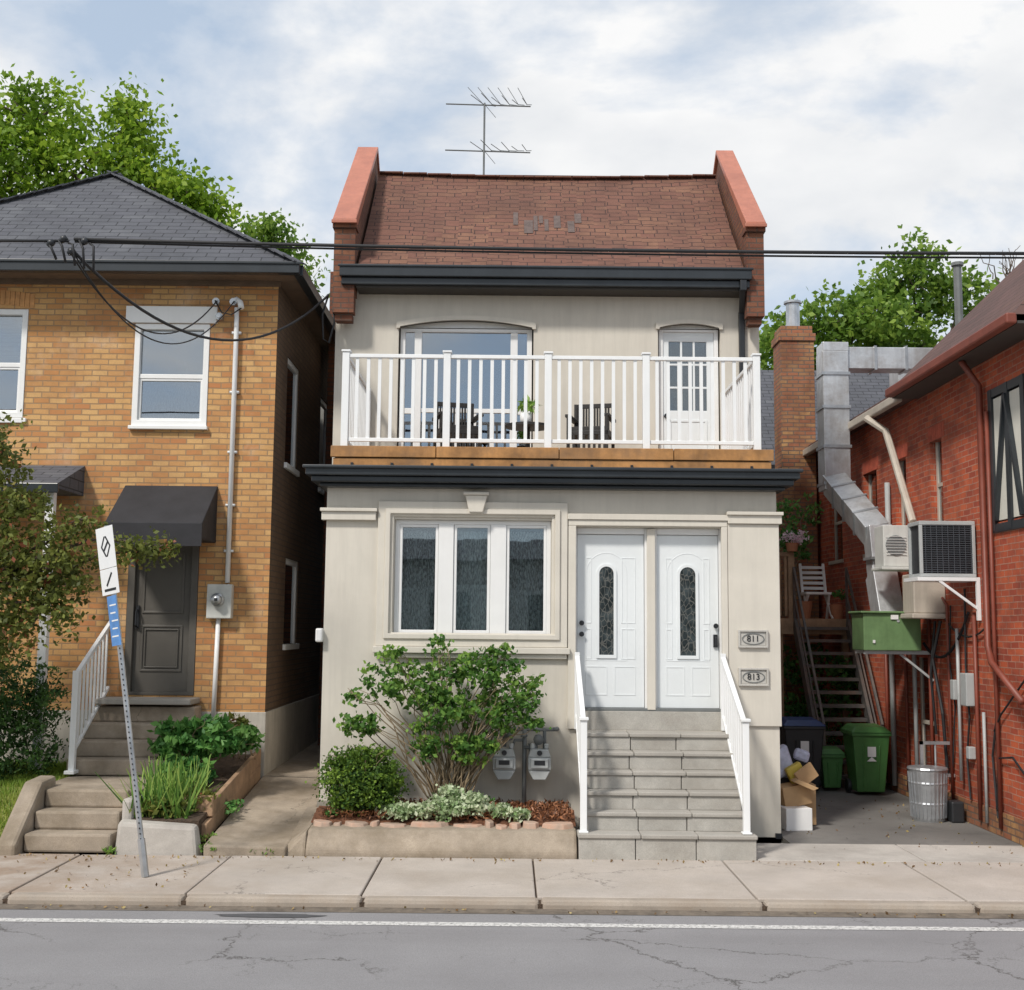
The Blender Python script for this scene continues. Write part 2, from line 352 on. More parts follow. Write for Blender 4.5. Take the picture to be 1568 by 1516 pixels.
def quads(name,P,T,size,mat,parent,aspect=.3,up=0.):
    k=len(P); d=rng.normal(size=(k,3)); d[:,2]+=up; d/=np.linalg.norm(d,axis=1)[:,None]
    b=np.cross(d,rng.normal(size=(k,3))); b/=np.linalg.norm(b,axis=1)[:,None]
    s=size*(.6+.8*rng.random(k))[:,None]
    V=np.stack([P-d*s*.5,P+b*s*aspect,P+d*s*.5,P-b*s*aspect],1).reshape(-1,3)
    return rawquads(name,V,T,mat,parent)
def rawquads(name,V,T,mat,parent):
    k=len(V)//4
    me=bpy.data.meshes.new(name); me.vertices.add(4*k); me.vertices.foreach_set('co',V.astype(np.float32).ravel())
    me.loops.add(4*k); me.loops.foreach_set('vertex_index',np.arange(4*k,dtype=np.int32))
    me.polygons.add(k); me.polygons.foreach_set('loop_start',np.arange(0,4*k,4,dtype=np.int32)); me.polygons.foreach_set('loop_total',np.full(k,4,dtype=np.int32))
    me.update(calc_edges=True)
    a=me.attributes.new('tint','FLOAT','FACE'); a.data.foreach_set('value',T.astype(np.float32))
    me.materials.append(L[mat]); o=bpy.data.objects.new(name,me); C.objects.link(o); attach(o,parent); return o
def limb(mb,a,b,r0,r1,n=6,wob=.06):
    a=Vector(a);b=Vector(b); Lg=(b-a).length; pts=[];rs=[]
    for i in range(n+1):
        t=i/n; w=Vector([random.uniform(-1,1)*wob*Lg*(1 if 0<i<n else 0) for _ in range(3)])
        pts.append(a.lerp(b,t)+w+Vector((0,0,.12*Lg*math.sin(math.pi*t)*(1 if abs(b.x-a.x)>.3*Lg else 0)))); rs.append(r0+(r1-r0)*t)
    mb.tube(pts,rs,8)
def tree(name,base,top,specs,cr,per,size,mat,r=.25,aspect=.32):
    g=group(name,base); mb=MB(); limb(mb,base,top,r,r*.55,8,.015)
    for sp in specs: 
        q=Vector(base).lerp(Vector(top),random.uniform(.75,1)); limb(mb,q,sp[:3],r*.4,r*.08,6,.04)
        for _ in range(5):
            e=Vector(sp[:3])+Vector([random.uniform(-.85,.85)*sp[3+i] for i in range(3)]); limb(mb,sp[:3],e,r*.14,r*.03,4,.06)
    mb.done('trunk_and_limbs','bark',g,smooth=True)
    leaves('crown',specs,cr,per,size,mat,g,aspect); return g
def sag(a,b,s,n=24):
    a=Vector(a);b=Vector(b); return [a.lerp(b,i/n)-Vector((0,0,4*s*(i/n)*(1-i/n))) for i in range(n+1)]

# ------------------------------------------------------------------ ground, road, pavement
RZ=-.08
MB().box(-250,250,-200,300,-.6,RZ-.006).done('ground',simple('ground_dirt',(.16,.15,.09),.95,.3,2,.5),None)
MB().add([(-250,1.6,RZ),(250,1.6,RZ),(250,10.63,RZ),(-250,10.63,RZ)],[(0,1,2,3)]).done('road','asphalt')
MB().add([(-250,10.5,RZ+.003),(250,10.5,RZ+.003),(250,10.66,RZ+.012),(-250,10.66,RZ+.012)],[(0,1,2,3)]).done('gutter_grit',simple('gutter_grit',(.17,.14,.11),.95,.4,8,.5,fine=.4))
g=group('road_markings',(0,10.1,RZ))
MB().add([(-250,10.07,RZ+.004),(250,10.07,RZ+.004),(250,10.19,RZ+.004),(-250,10.19,RZ+.004)],[(0,1,2,3)]).done('edge_line','line',g)
MB().add([(-250,5.2,RZ+.004),(250,5.2,RZ+.004),(250,5.32,RZ+.004),(-250,5.32,RZ+.004)],[(0,1,2,3)]).done('centre_line','line',g)
n=20; MB().add([(-2.0+.45*math.cos(6.283*i/n)*(1+.15*math.sin(i*2.3)),10.36+.07*math.sin(6.283*i/n),RZ+.004) for i in range(n)],[tuple(range(n))]).done('asphalt_patch',simple('fresh_asphalt',(.09,.09,.095),.9,.2,8,.5,fine=.4),g)
def strip_joints(name,xs,y0,y1,z0,z1,mat,gap=.006,bev=.012,jit=0):
    mb=MB()
    for a,b in zip(xs[:-1],xs[1:]): mb.box(a+gap,b-gap,y0,y1,z0,z1+random.uniform(-jit,jit))
    return mb.done(name,mat,None,bevel=bev)
xs=[-40,-30,-22,-16,-12,-9.2,-7.4,-5.9,-4.4,-2.85,-1.3,.25,2.2,4.05,5.9,7.7,9.5,12,16,22,30,40]
strip_joints('sidewalk',xs,10.83,12.58,-.2,0,'concrete',gap=.008,jit=.005)
strip_joints('kerb',[x+.03 for x in xs],10.65,10.825,-.3,.003,'kerbc',bev=.04,jit=.004)
MB().box(-40,40,10.66,12.7,-.3,-.03).done('sidewalk_base','soil')
strip_joints('opposite_sidewalk',xs,-1.2,1.6,-.3,0,'conc_new')
mb=MB(); mb.box(3.14,5.75,13.55,30,-.3,.0); mb.box(2.56,5.75,14.0,30,-.3,-.006)
mb.done('driveway',simple('driveway_asphalt',(.21,.20,.185),.9,.25,2,.5,fine=.4,stain=(.09,.085,.08),stain_amt=.8,stain_scale=1))
strip_joints('driveway_apron',[2.56,4.3,6.4,9],12.585,13.56,-.3,.004,'conc_new',bev=.008)
MB().hexa([(-3.15,12.585,-.3),(-2.3,12.585,-.3),(-2.2,15.5,-.3),(-3.15,15.5,-.3),(-3.15,12.585,.10),(-2.3,12.585,.08),(-2.2,15.5,.42),(-3.15,15.5,.45)]).add(
 [(-3.15,15.5,.45),(-2.2,15.5,.42),(-2.2,28,.6),(-3.15,28,.6)],[(0,1,2,3)]).done('concrete_walkway','conc_old',None,bevel=.02)
def lawnz(x,y): return max(0,min(1,(y-12.6)/1.3))*.52+max(0,y-13.9)*.06+.04*math.sin(x*1.3)
mb=MB(); nx,ny=40,16; X0,X1,Y0,Y1=-14,-5.2,12.6,15.5
vs=[(X0+(X1-X0)*i/nx,Y0+(Y1-Y0)*j/ny,lawnz(X0+(X1-X0)*i/nx,Y0+(Y1-Y0)*j/ny)) for j in range(ny+1) for i in range(nx+1)]
mb.add(vs,[(j*(nx+1)+i,j*(nx+1)+i+1,(j+1)*(nx+1)+i+1,(j+1)*(nx+1)+i) for j in range(ny) for i in range(nx)])
gl=group('lawn',(-7,14,.4)); mb.done('lawn_soil',simple('lawn_soil',(.20,.21,.06),.95,.3,6,.5),gl,smooth=True)
k=26000; gx=rng.uniform(-9,-5.2,k); gy=rng.uniform(12.62,15.4,k); gz=np.array([lawnz(a,b) for a,b in zip(gx,gy)])
h=rng.uniform(.03,.085,k); an=rng.uniform(0,6.28,k); w=.006
dx=np.cos(an)*w; dy=np.sin(an)*w; lx=rng.normal(0,.02,k); ly=rng.normal(0,.02,k)
V=np.stack([np.stack([gx-dx,gy-dy,gz],1),np.stack([gx+dx,gy+dy,gz],1),np.stack([gx+lx+dx*.3,gy+ly+dy*.3,gz+h],1),np.stack([gx+lx-dx*.3,gy+ly-dy*.3,gz+h],1)],1).reshape(-1,3)
patch=.5+.5*np.sin(gx*2.1+np.sin(gy*3))*np.cos(gy*2.3)
rawquads('grass_blades',V,np.clip(.3*rng.random(k)+.7*patch*rng.random(k)+.2,0,1),'grass',gl)
# dry leaves and grit gathered along edges
lt=group('leaf_litter',(0,12,0)); k=520
lx_=np.concatenate([rng.uniform(-6,6,200),rng.uniform(-6,-3,110),rng.uniform(3.3,5.7,110),rng.uniform(-6,6,100)])
ly_=np.concatenate([12.5-abs(rng.normal(0,.10,200)),rng.uniform(10.9,12.5,110),rng.uniform(13,17,110),10.56+rng.normal(0,.04,100)])
lz_=np.concatenate([np.full(420,.012),np.full(100,RZ+.02)])
quads('dry_leaves',np.stack([lx_,ly_,lz_],1),rng.random(k),.032,'litter',lt,.3)

# ------------------------------------------------------------------ STUCCO HOUSE
H=group('stucco_house',(.47,14,0))
FP=lambda y:(lambda u,w,dn:(u,y+dn,w))
WX0,WX1,WZ0,WZ1=-1.38,.47,2.235,3.62
DX0,DX1,DZ1=.70,2.53,3.55
mb=MB(); mb.wall(-2.19,3.13,-.1,4.0,[(WX0,WX1,WZ0,WZ1),(DX0,DX1,1.19,DZ1)],FP(14),.2)
mb.add([(-2.19,14,-.1),(-2.19,16.2,-.1),(-2.19,16.2,4),(-2.19,14,4)],[(0,1,2,3)])
mb.add([(3.13,14,-.1),(3.13,16.2,-.1),(3.13,16.2,4),(3.13,14,4)],[(0,1,2,3)])
mb.done('front_extension_walls','stucco',H,recalc=False)
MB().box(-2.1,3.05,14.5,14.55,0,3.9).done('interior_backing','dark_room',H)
UO=[(-1.60,.28,4.62,6.64),(2.01,2.88,4.47,6.62)]
mb=MB(); mb.wall(-2.48,3.42,0,7.35,UO,FP(16.2),.18)
for X in (-2.48,3.42): mb.add([(X,16.2,0),(X,26,0),(X,26,7.3),(X,16.2,7.3)],[(0,1,2,3)])
mb.add([(-2.48,26,0),(3.42,26,0),(3.42,26,7.3),(-2.48,26,7.3)],[(0,1,2,3)])
mb.done('main_walls','stucco',H,recalc=False)
for nme,(a,b,c,d),rise in (('window_arch_head',UO[0],.10),('door_arch_head',UO[1],.06)):
    arc=seg(a,b,d-rise,rise); mb=MB(); mb.prism(arc+[(b,d+.0),(a,d+.0)],16.2005,16.36); mb.done(nme,'stucco',H)
    out=seg(a-.03,b+.03,d-rise+.035,rise); inn=seg(a+.02,b-.02,d-rise-.03,rise)
    mb=MB(); mb.ring(out+[(b+.03,d-rise-.05),(a-.03,d-rise-.05)],inn+[(b-.02,d-rise-.05),(a+.02,d-rise-.05)],16.165,16.21); mb.done(nme+'_moulding','stucco_trim',H)
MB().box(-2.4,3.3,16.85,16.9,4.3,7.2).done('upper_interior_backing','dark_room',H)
t=MB()
t.rring(-1.575,.66,2.13,3.83,.09,13.955,14.01); t.rring(-1.487,.572,2.218,3.742,.06,13.93,14.01); t.rring(-1.43,.515,2.27,3.69,.04,13.97,14.01,.02)
t.box(-1.60,.69,13.90,14.01,2.055,2.128); t.box(-1.57,.655,13.94,14.01,2.0,2.053)
t.done('window_surround','stucco_trim',H,bevel=.008)
t=MB(); t.prism([(-.50,3.70),(-.34,3.70),(-.29,3.90),(-.55,3.90)],13.88,13.955); t.box(-.57,-.27,13.86,13.93,3.902,3.94); t.done('keystone','stucco_trim',H,bevel=.01)
t=MB()
for a,b in ((-2.24,-1.60),(2.545,3.18)):
    t.box(a,b,13.93,14.02,3.60,3.70); t.box(a-.015,b+.015,13.90,14.02,3.70,3.74)
t.box(3.131,3.18,14.02,14.5,3.60,3.74)
t.box(2.545,3.15,13.965,14.01,1.25,3.598); 
t.done('pilaster_bands','stucco_trim',H,bevel=.006)
t=MB(); t.box(.67,.76,13.955,14.01,1.2,3.56); t.box(2.47,2.54,13.955,14.01,1.2,3.56); t.box(.67,2.54,13.955,14.01,3.562,3.63); t.box(.66,2.55,13.935,14.01,3.632,3.70)
t.done('door_surround','stucco_trim',H,bevel=.006)
t=MB(); t.box(-2.40,3.34,13.66,16.2,4.10,4.20); t.box(-2.34,3.28,13.72,16.2,4.03,4.098); t.box(-2.26,3.20,13.84,14.2,3.985,4.028)
t.box(-2.43,3.37,13.62,13.68,4.175,4.215); t.done('cornice','cornice',H,bevel=.012)
t=MB()
for a,b in ((-2.14,-.9),(-.895,.55),(.555,1.9),(1.905,3.08)): t.box(a,b-.004,13.84,13.90,4.33+random.uniform(0,.008),4.47)
t.done('deck_fascia','wood',H,bevel=.006)
t=MB(); t.box(-2.11,3.05,13.86,13.93,4.24,4.327); t.done('deck_beam','wood',H,bevel=.005)
t=MB(); 
for i in range(11): t.box(-1.9+i*.47,-1.87+i*.47,13.83,13.858,4.225,4.27)
t.done('beam_bolts','black',H)
t=MB(); 
for i in range(19): t.box(-2.12,3.06,13.9+i*.12,14.01+i*.12,4.43,4.455)
t.done('deck_boards','wood_g',H)
MB().box(-2.1,3.04,13.93,16.19,4.2,4.43).done('deck_structure','soffit',H)
R=MB(); RB=MB()
posts=[-2.0,-.79,.42,1.59,2.91]; yR=13.98; zb,zt=4.54,5.60
for x in posts:
    R.box(x-.042,x+.042,yR-.042,yR+.042,4.47,zt+.02); R.box(x-.055,x+.055,yR-.055,yR+.055,zt+.021,zt+.045)
for a,b in zip(posts[:-1],posts[1:]):
    R.box(a+.043,b-.043,yR-.03,yR+.03,zt-.045,zt); R.box(a+.043,b-.043,yR-.02,yR+.02,zb,zb+.045)
    n=round((b-a)/.136); 
    for i in range(1,n): 
        x=a+(b-a)*i/n; RB.box(x-.02,x+.02,yR-.012,yR+.012,zb+.04,zt-.04)
for x in (-2.0,2.91):
    R.box(x-.03,x+.03,yR+.043,16.18,zt-.045,zt); R.box(x-.02,x+.02,yR+.043,16.18,zb,zb+.045)
    R.box(x-.04,x+.04,16.1,16.18,4.46,zt+.02)
    for i in range(1,16):
        y=yR+(16.1-yR)*i/16; RB.box(x-.012,x+.012,y-.02,y+.02,zb+.04,zt-.04)
R.done('balcony_railing','white_metal',H,bevel=.005); RB.done('balcony_balusters','white_metal',H)
f=MB(); f.rring(WX0+.002,WX1-.002,WZ0+.002,WZ1-.002,.05,14.06,14.14)
f.box(-.863,-.685,14.05,14.14,WZ0+.05,WZ1-.05); f.box(-.247,-.062,14.05,14.14,WZ0+.05,WZ1-.05)
for a,b in ((-1.33,-.863),(-.685,-.247),(-.062,.42)): f.rring(a+.003,b-.003,WZ0+.053,WZ1-.053,.035,14.07,14.13)
f.done('window_frame','white',H,bevel=.006)
MB().box(-1.33,.42,14.10,14.105,WZ0+.06,WZ1-.06).done('window_pane','glass',H)
def curtain(x0,x1,y,z0,z1,mat,name,par,freq=38,amp=.02,nz=3):
    mb=MB(); n=int((x1-x0)*120); vs=[]
    for j in range(nz+1):
        for i in range(n+1):
            x=x0+(x1-x0)*i/n; z=z0+(z1-z0)*j/nz; vs.append((x,y+amp*math.sin(x*freq+.7*math.sin(x*9))*(1.1-.4*j/nz),z))
    mb.add(vs,[(j*(n+1)+i,j*(n+1)+i+1,(j+1)*(n+1)+i+1,(j+1)*(n+1)+i) for j in range(nz) for i in range(n)]); mb.done(name,mat,par,smooth=True)
curtain(-1.34,-.80,14.22,2.24,3.50,'lace','lace_curtain',H,62,.022)
curtain(-1.34,-.9,14.18,2.24,2.82,'lace','lace_cafe_curtain',H,70,.015)
curtain(-.74,-.20,14.22,2.24,3.50,'lace_w','lace_curtain_centre',H,56,.024)
curtain(-.66,-.26,14.17,2.24,2.86,'lace_w','lace_cafe_curtain_centre',H,70,.015)
curtain(-.10,.43,14.22,2.24,3.50,'lace','lace_curtain_right',H,62,.022)
curtain(-.02,.43,14.18,2.24,2.80,'lace','lace_cafe_curtain_right',H,70,.015)
def front_door(x0,x1,gx0,gx1,nm_):
    d=MB(); d.box(x0,x1,14.13,14.18,1.44,3.47); d.done(nm_,'door',H,bevel=.004)
    d=MB(); o=arch(gx0-.035,gx1+.035,2.01,3.125); i_=arch(gx0,gx1,2.05,3.09); d.ring(o,i_,14.112,14.131)
    for a,b,c,e in ((x0+.1,gx0-.09,2.42,3.2),(gx1+.09,x1-.1,2.42,3.2),(x0+.1,(x0+x1)/2-.04,1.58,1.92),((x0+x1)/2+.04,x1-.1,1.58,1.92),(x0+.1,gx0-.09,2.0,2.36),(gx1+.09,x1-.1,2.0,2.36)):
        if b-a>.06: d.rring(a,b,c,e,.014,14.1255,14.131)
    o=[(p[0],p[1]) for p in arch(gx0-.16,gx1+.16,1.98,3.26)]; i_=arch(gx0-.148,gx1+.148,1.992,3.248); d.ring(o,i_,14.1265,14.131)
    d.done(nm_+'_panels','door',H,bevel=.003)
    MB().prism(arch(gx0,gx1,2.05,3.09),14.121,14.1315).done(nm_+'_leaded_glass','leaded',H)
front_door(.785,1.575,1.045,1.215,'front_door'); front_door(1.73,2.455,2.0,2.185,'front_door_b')
f=MB(); f.box(.705,.78,14.09,14.2,1.41,3.548); f.box(1.58,1.725,14.09,14.2,1.41,3.548); f.box(2.46,2.525,14.09,14.2,1.41,3.548); f.box(.782,1.578,14.09,14.2,3.475,3.548); f.box(1.727,2.458,14.09,14.2,3.475,3.548)
f.done('door_frames','white',H,bevel=.005)
f=MB(); f.box(1.605,1.70,14.04,14.088,1.42,3.54); f.done('door_mullion','stucco_trim',H,bevel=.006)
f=MB(); f.box(.705,2.525,14.05,14.2,1.405,1.438); f.done('door_sill','gaspipe',H,bevel=.004)
k=MB()
for x,z in ((.835,2.42),(.835,2.29),(2.415,2.40)): k.tube([(x,14.13,z),(x,14.09,z),(x,14.07,z)],[.02,.022,.03],12)
k.box(2.39,2.44,14.10,14.13,2.15,2.30); k.tube([(2.415,14.1,2.27),(2.415,14.05,2.26),(2.415,14.05,2.18)],.012,8)
k.done('door_hardware','black',H,smooth=False)
MB().box(.705,2.525,14.003,14.2,1.19,1.404).done('threshold_riser','stone',H,bevel=.005)
for z0,z1,txt in ((2.15,2.36,'811'),(1.71,1.92,'813')):
    p=MB(); p.rring(2.65,3.0,z0,z1,.025,13.925,13.964); p.box(2.675,2.975,13.945,13.964,z0+.025,z1-.025); p.done('number_plaque','plaque',H,bevel=.006)
    p=MB(); n=24; o=[(2.825+.13*math.cos(6.283*i/n),(z0+z1)/2+.065*math.sin(6.283*i/n)) for i in range(n)]; i_=[(2.825+.122*math.cos(6.283*i/n),(z0+z1)/2+.059*math.sin(6.283*i/n)) for i in range(n)]
    p.ring(o,i_,13.935,13.946); p.done('plaque_oval','gaspipe',H)
    cu=bpy.data.curves.new('number_text','FONT'); cu.body=txt; cu.size=.10; cu.extrude=.004; cu.align_x='CENTER'; cu.align_y='CENTER'
    o=bpy.data.objects.new('number_text',cu); o.location=(2.825,13.94,(z0+z1)/2); o.rotation_euler=(math.pi/2,0,0); cu.materials.append(M['black']); C.objects.link(o); attach(o,H)
f=MB(); x0,x1,z0,z1=-1.58,.26,4.64,6.53
f.rring(x0,x1,z0,z1,.07,16.28,16.35); f.box(x0+.2,x0+.30,16.27,16.35,z0+.07,z1-.07); f.box(x1-.30,x1-.2,16.27,16.35,z0+.07,z1-.07)
f.box(x0+.071,x0+.199,16.29,16.35,5.30,5.38); f.box(x1-.199,x1-.071,16.29,16.35,5.30,5.38); f.box(x0+.301,x1-.301,16.29,16.35,5.32,5.38)
arc=seg(x0,x1,6.53,.09); f.prism([(x1,6.532),(x0,6.532)]+[(a,b) for a,b in arc if b>6.535],16.30,16.35)
for i in range(1,5): xx=x0+.30+(x1-x0-.6)*i/5; f.box(xx-.03,xx+.03,16.30,16.345,z0+.071,5.318)
f.done('upper_window_frame','white',H,bevel=.005)
MB().box(x0+.05,x1-.05,16.315,16.32,z0+.05,z1-.05).done('upper_window_pane','glass2',H)
MB().box(x0+.28,x1-.28,16.36,16.365,5.36,6.5).done('upper_window_shade','shade',H)
f=MB(); x0,x1,z0,z1=2.03,2.86,4.48,6.55
f.rring(x0,x1,z0,z1,.06,16.27,16.34); arc=seg(x0,x1,6.55,.05); f.prism([(x1,6.552),(x0,6.552)]+[(a,b) for a,b in arc if b>6.555],16.29,16.34); f.done('balcony_door_frame','white',H,bevel=.005)
gx0,gx1,gz0,gz1=2.17,2.70,5.38,6.36
f=MB(); f.ring([(x0+.062,z0+.03),(x1-.062,z0+.03),(x1-.062,z1-.062),(x0+.062,z1-.062)],[(gx0,gz0),(gx1,gz0),(gx1,gz1),(gx0,gz1)],16.29,16.33)
for i in (1,2): xx=gx0+(gx1-gx0)*i/3; f.box(xx-.014,xx+.014,16.295,16.325,gz0,gz1)
for i in (1,2): zz=gz0+(gz1-gz0)*i/3; f.box(gx0,gx1,16.297,16.323,zz-.014,zz+.014)
f.rring(gx0,gx1,4.62,5.25,.03,16.28,16.291); f.done('balcony_door','door',H,bevel=.003)
MB().box(gx0,gx1,16.312,16.316,gz0,gz1).done('balcony_door_pane','glass',H)
k=MB(); k.tube([(2.13,16.29,5.3),(2.13,16.23,5.3)],.03,10); k.done('balcony_door_knob','black',H)
RY0,RZ0,RYr,RZr=15.86,7.27,18.1,9.47
mb=MB(); n=24
def rp(x,y,z):
    s=.06*math.sin(math.pi*(x+2.16)/5.33); return (x,y,z-s)
rows=8; vs=[]
for j in range(rows+1):
    for i in range(n+1):
        x=-2.15+5.31*i/n; tt=j/rows; vs.append(rp(x,RY0+(RYr-RY0)*tt,RZ0+(RZr-RZ0)*tt-.05*math.sin(math.pi*tt)+random.uniform(-.006,.006)))
mb.add(vs,[(j*(n+1)+i,j*(n+1)+i+1,(j+1)*(n+1)+i+1,(j+1)*(n+1)+i) for j in range(rows) for i in range(n)])
mb.add([rp(-2.15,18.1,9.47),rp(3.16,18.1,9.47),(3.16,20.4,7.3),(-2.15,20.4,7.3)],[(0,1,2,3)]); mb.add([(-2.15,20.4,7.3),(3.16,20.4,7.3),(3.16,26,7.2),(-2.15,26,7.2)],[(0,1,2,3)])
mb.done('roof','shingle',H,recalc=False)
def surf(x,tt):   # point on the sagging roof surface, lifted 9 mm
    fx=(x+2.15)/5.31*n; fj=tt*rows; i=min(n-1,int(fx)); j=min(rows-1,int(fj)); a=fx-i; b=fj-j
    g_=lambda jj,ii: Vector(vs[jj*(n+1)+ii])
    p=g_(j,i)*(1-a)*(1-b)+g_(j,i+1)*a*(1-b)+g_(j+1,i)*(1-a)*b+g_(j+1,i+1)*a*b
    return (p.x,p.y-.0065,p.z+.0065)
mb=MB()
for a,b,c,d in ((-.02,.05,.50,.63),(.14,.27,.41,.55),(.28,.34,.44,.60),(.44,.50,.44,.56),(.58,.68,.47,.60),(.78,.88,.42,.54),(.89,.99,.52,.62),(.36,.42,.52,.60)):
    q=4; vv=[surf(a+(b-a)*i/q,c+(d-c)*j/q) for j in range(q+1) for i in range(q+1)]
    mb.add(vv,[(j*(q+1)+i,j*(q+1)+i+1,(j+1)*(q+1)+i+1,(j+1)*(q+1)+i) for j in range(q) for i in range(q)])
mb.done('roof_patches','patch',H,recalc=False)
mb=MB(); 
for i in range(14): x=-2.14+i*.379; mb.obox((x+.19,18.1,9.475-.06*math.sin(math.pi*(x+2.35)/5.33)),(.185,0,0),(0,.09,0),(0,0,.012))
mb.done('ridge_caps','shingle',H,bevel=.005)
t=MB(); t.box(-2.38,3.24,15.74,15.86,7.10,7.25); t.box(-2.40,3.26,15.72,15.745,7.225,7.262); t.box(-2.36,3.22,15.8,16.0,7.0,7.098); t.done('eave_gutter','cornice',H,bevel=.012)
MB().box(-2.16,3.16,15.86,16.2,6.97,7.0).done('soffit','soffit',H)
t=MB(); t.box(3.08,3.17,15.75,15.85,6.95,7.1); t.beam((3.12,15.8,6.98),(3.17,16.13,6.75),.08,.06); t.box(3.13,3.21,16.12,16.19,4.5,6.76); t.done('downspout','black',H,bevel=.01)
for nme,a,b in (('parapet_left',-2.48,-2.19),('parapet_right',3.19,3.43)):
    p=MB(); p.prismx([(16.0,6.9),(16.0,7.86),(18.1,9.80),(20.4,7.7),(20.4,6.9)],a+.03,b-.005)
    p.box(a,b,15.86,16.05,6.62,7.80); p.box(a+.03,b-.03,15.92,16.1,6.52,6.618); p.box(a-.02,b+.02,15.82,16.07,7.802,7.87)
    p.done(nme+'_brick','dbrick',H)
    p=MB(); p.prismx([(15.78,7.875),(15.78,7.925),(18.1,9.91),(20.5,7.8),(20.5,7.72),(18.1,9.84),(15.95,7.875)],a-.015,b+.02); p.done(nme+'_coping','coping',H,bevel=.012)
    p=MB(); p.box(a-.03,b+.03,15.76,15.80,7.85,7.90); p.done(nme+'_coping_cap','coping',H,bevel=.008)
MB().box(-3.02,-2.5,19,19.5,0,8.15).done('side_chimney','dbrick',H,bevel=.01)
t=MB(); t.box(-2.27,-2.19,13.9,14.06,2.17,2.33); t.done('wall_lamp','white',H,bevel=.02)
MB().box(3.06,3.135,13.97,14.3,-.02,.04).done('base_flashing','black',H)
MB().box(-2.21,.70,13.985,14.01,.2,.36).done('wall_base_splash',simple('damp_base',(.36,.33,.28),.9,.15,4,.4),H)

A=group('tv_antenna',(-.5,18.3,9.3)); a=MB()
a.tube([(-.5,18.25,9.3),(-.5,18.25,10.72)],.016,8)
for z,el in ((10.70,1),(9.93,0)):
    a.tube([(-1.12,18.25,z),(.24,18.25,z-.03)],.011,6)
    for i in range(6):
        x=-.52+.14*i; l=.42-.05*i
        a.tube([(x-l*.45,18.25-l*.8,z+.05*(i%2)),(x,18.25,z),(x+l*.45,18.25+l*.8,z+.12*(1-i*.1))],.006,5)
        if el: a.tube([(x,18.25,z),(x-.25+.02*i,18.2,z+.26)],.005,5)
    a.tube([(-.5,18.25,z),(-.32,18.25,z-.22)],.005,5)
a.done('antenna_frame','gaspipe',A)

# ------------------------------------------------------------------ entry steps + rails
st=group('stone_steps',(1.62,13.2,0)); b=MB(); nz_=MB()
ys=[12.55,12.78,12.98,13.18,13.38,13.58]; zs=[.25,.438,.626,.814,1.002,1.19]
for i,(y,z) in enumerate(zip(ys,zs)):
    x0,x1=(.72,2.56) if i==0 else (.78,2.49)
    y2=ys[i+1]+.05 if i<5 else 13.998
    z0=-.05 if i==0 else zs[i-1]-.002
    cuts=[x0,x0+(x1-x0)*(.32+.02*(i%2)),x0+(x1-x0)*(.66-.02*(i%2)),x1]
    for a_,c_ in zip(cuts[:-1],cuts[1:]): b.box(a_+.004,c_-.004,y+.025+random.uniform(-.004,.004),y2+.3 if i<5 else y2,z0,z-.045)
    cuts2=[x0-.01,x0+(x1-x0)*(.33+.02*((i+1)%2)),x0+(x1-x0)*.67,x1+.01]
    for a_,c_ in zip(cuts2[:-1],cuts2[1:]): nz_.box(a_+.003,c_-.003,y+random.uniform(-.005,.005),y2,z-.044,z+random.uniform(-.003,.003))
b.done('riser_blocks','stone',st,bevel=.008); nz_.done('tread_slabs','stone_n',st,bevel=.01)
MB().box(.8,2.45,12.7,13.95,-.05,.2).done('step_core','soil',st)
for x in (.775,2.47):
    g=group('stair_handrail',(x,13.3,.25)); r=MB()
    P0=Vector((x,12.66,1.35)); P1=Vector((x,13.92,2.02)); B0=Vector((x,12.66,.42)); B1=Vector((x,13.92,1.36))
    r.box(x-.035,x+.035,12.62,12.69,.255,1.40); r.box(x-.05,x+.05,12.6,12.71,1.401,1.43); r.box(x-.05,x+.05,12.6,12.71,.252,.27)
    r.box(x-.03,x+.03,13.90,13.955,1.2,2.08)
    r.beam(P0,P1,.055,.05); r.beam(B0,B1,.04,.04)
    for i in range(1,10): 
        q=P0.lerp(P1,i/10); w_=B0.lerp(B1,i/10); r.box(x-.012,x+.012,q.y-.018,q.y+.018,w_.z,q.z)
    r.done('handrail','white_metal',g,bevel=.005)

# ------------------------------------------------------------------ front planter
pl=group('planter_bed',(-.8,13.2,0))
mb=MB(); mb.prismx([(12.59,-.1),(12.59,.06),(12.72,.25),(12.95,.27),(12.95,-.1)],-2.10,.71)
mb.hexa([(-2.42,12.60,-.1),(-2.10,12.595,-.1),(-2.10,14.0,-.1),(-2.42,14.0,-.1),(-2.34,12.72,.06),(-2.10,12.66,.24),(-2.10,13.95,.30),(-2.32,13.95,.30)])
mb.done('concrete_retaining_edge','conc_old',pl,bevel=.03)
mb=MB(); nx,ny=40,14; vs2=[(-2.1+2.81*i/nx,12.9+1.1*j/ny,.27+.10*math.sin(math.pi*min(1,j/ny*1.2))+random.uniform(-.018,.018)) for j in range(ny+1) for i in range(nx+1)]
mb.add(vs2,[(j*(nx+1)+i,j*(nx+1)+i+1,(j+1)*(nx+1)+i+1,(j+1)*(nx+1)+i) for j in range(ny) for i in range(nx)]); mb.done('mulch','mulch',pl)
P=np.stack([rng.uniform(-2.0,.68,6000),rng.uniform(12.95,13.95,6000),rng.uniform(.33,.40,6000)],1)
L['mulchchip']=leafmat('mulch_chip',(.07,.03,.018),(.20,.08,.035),(.36,.16,.08),.0)
quads('mulch_chips',P,rng.random(6000),.055,'mulchchip',pl,.16)
mb=MB(); x=-2.08
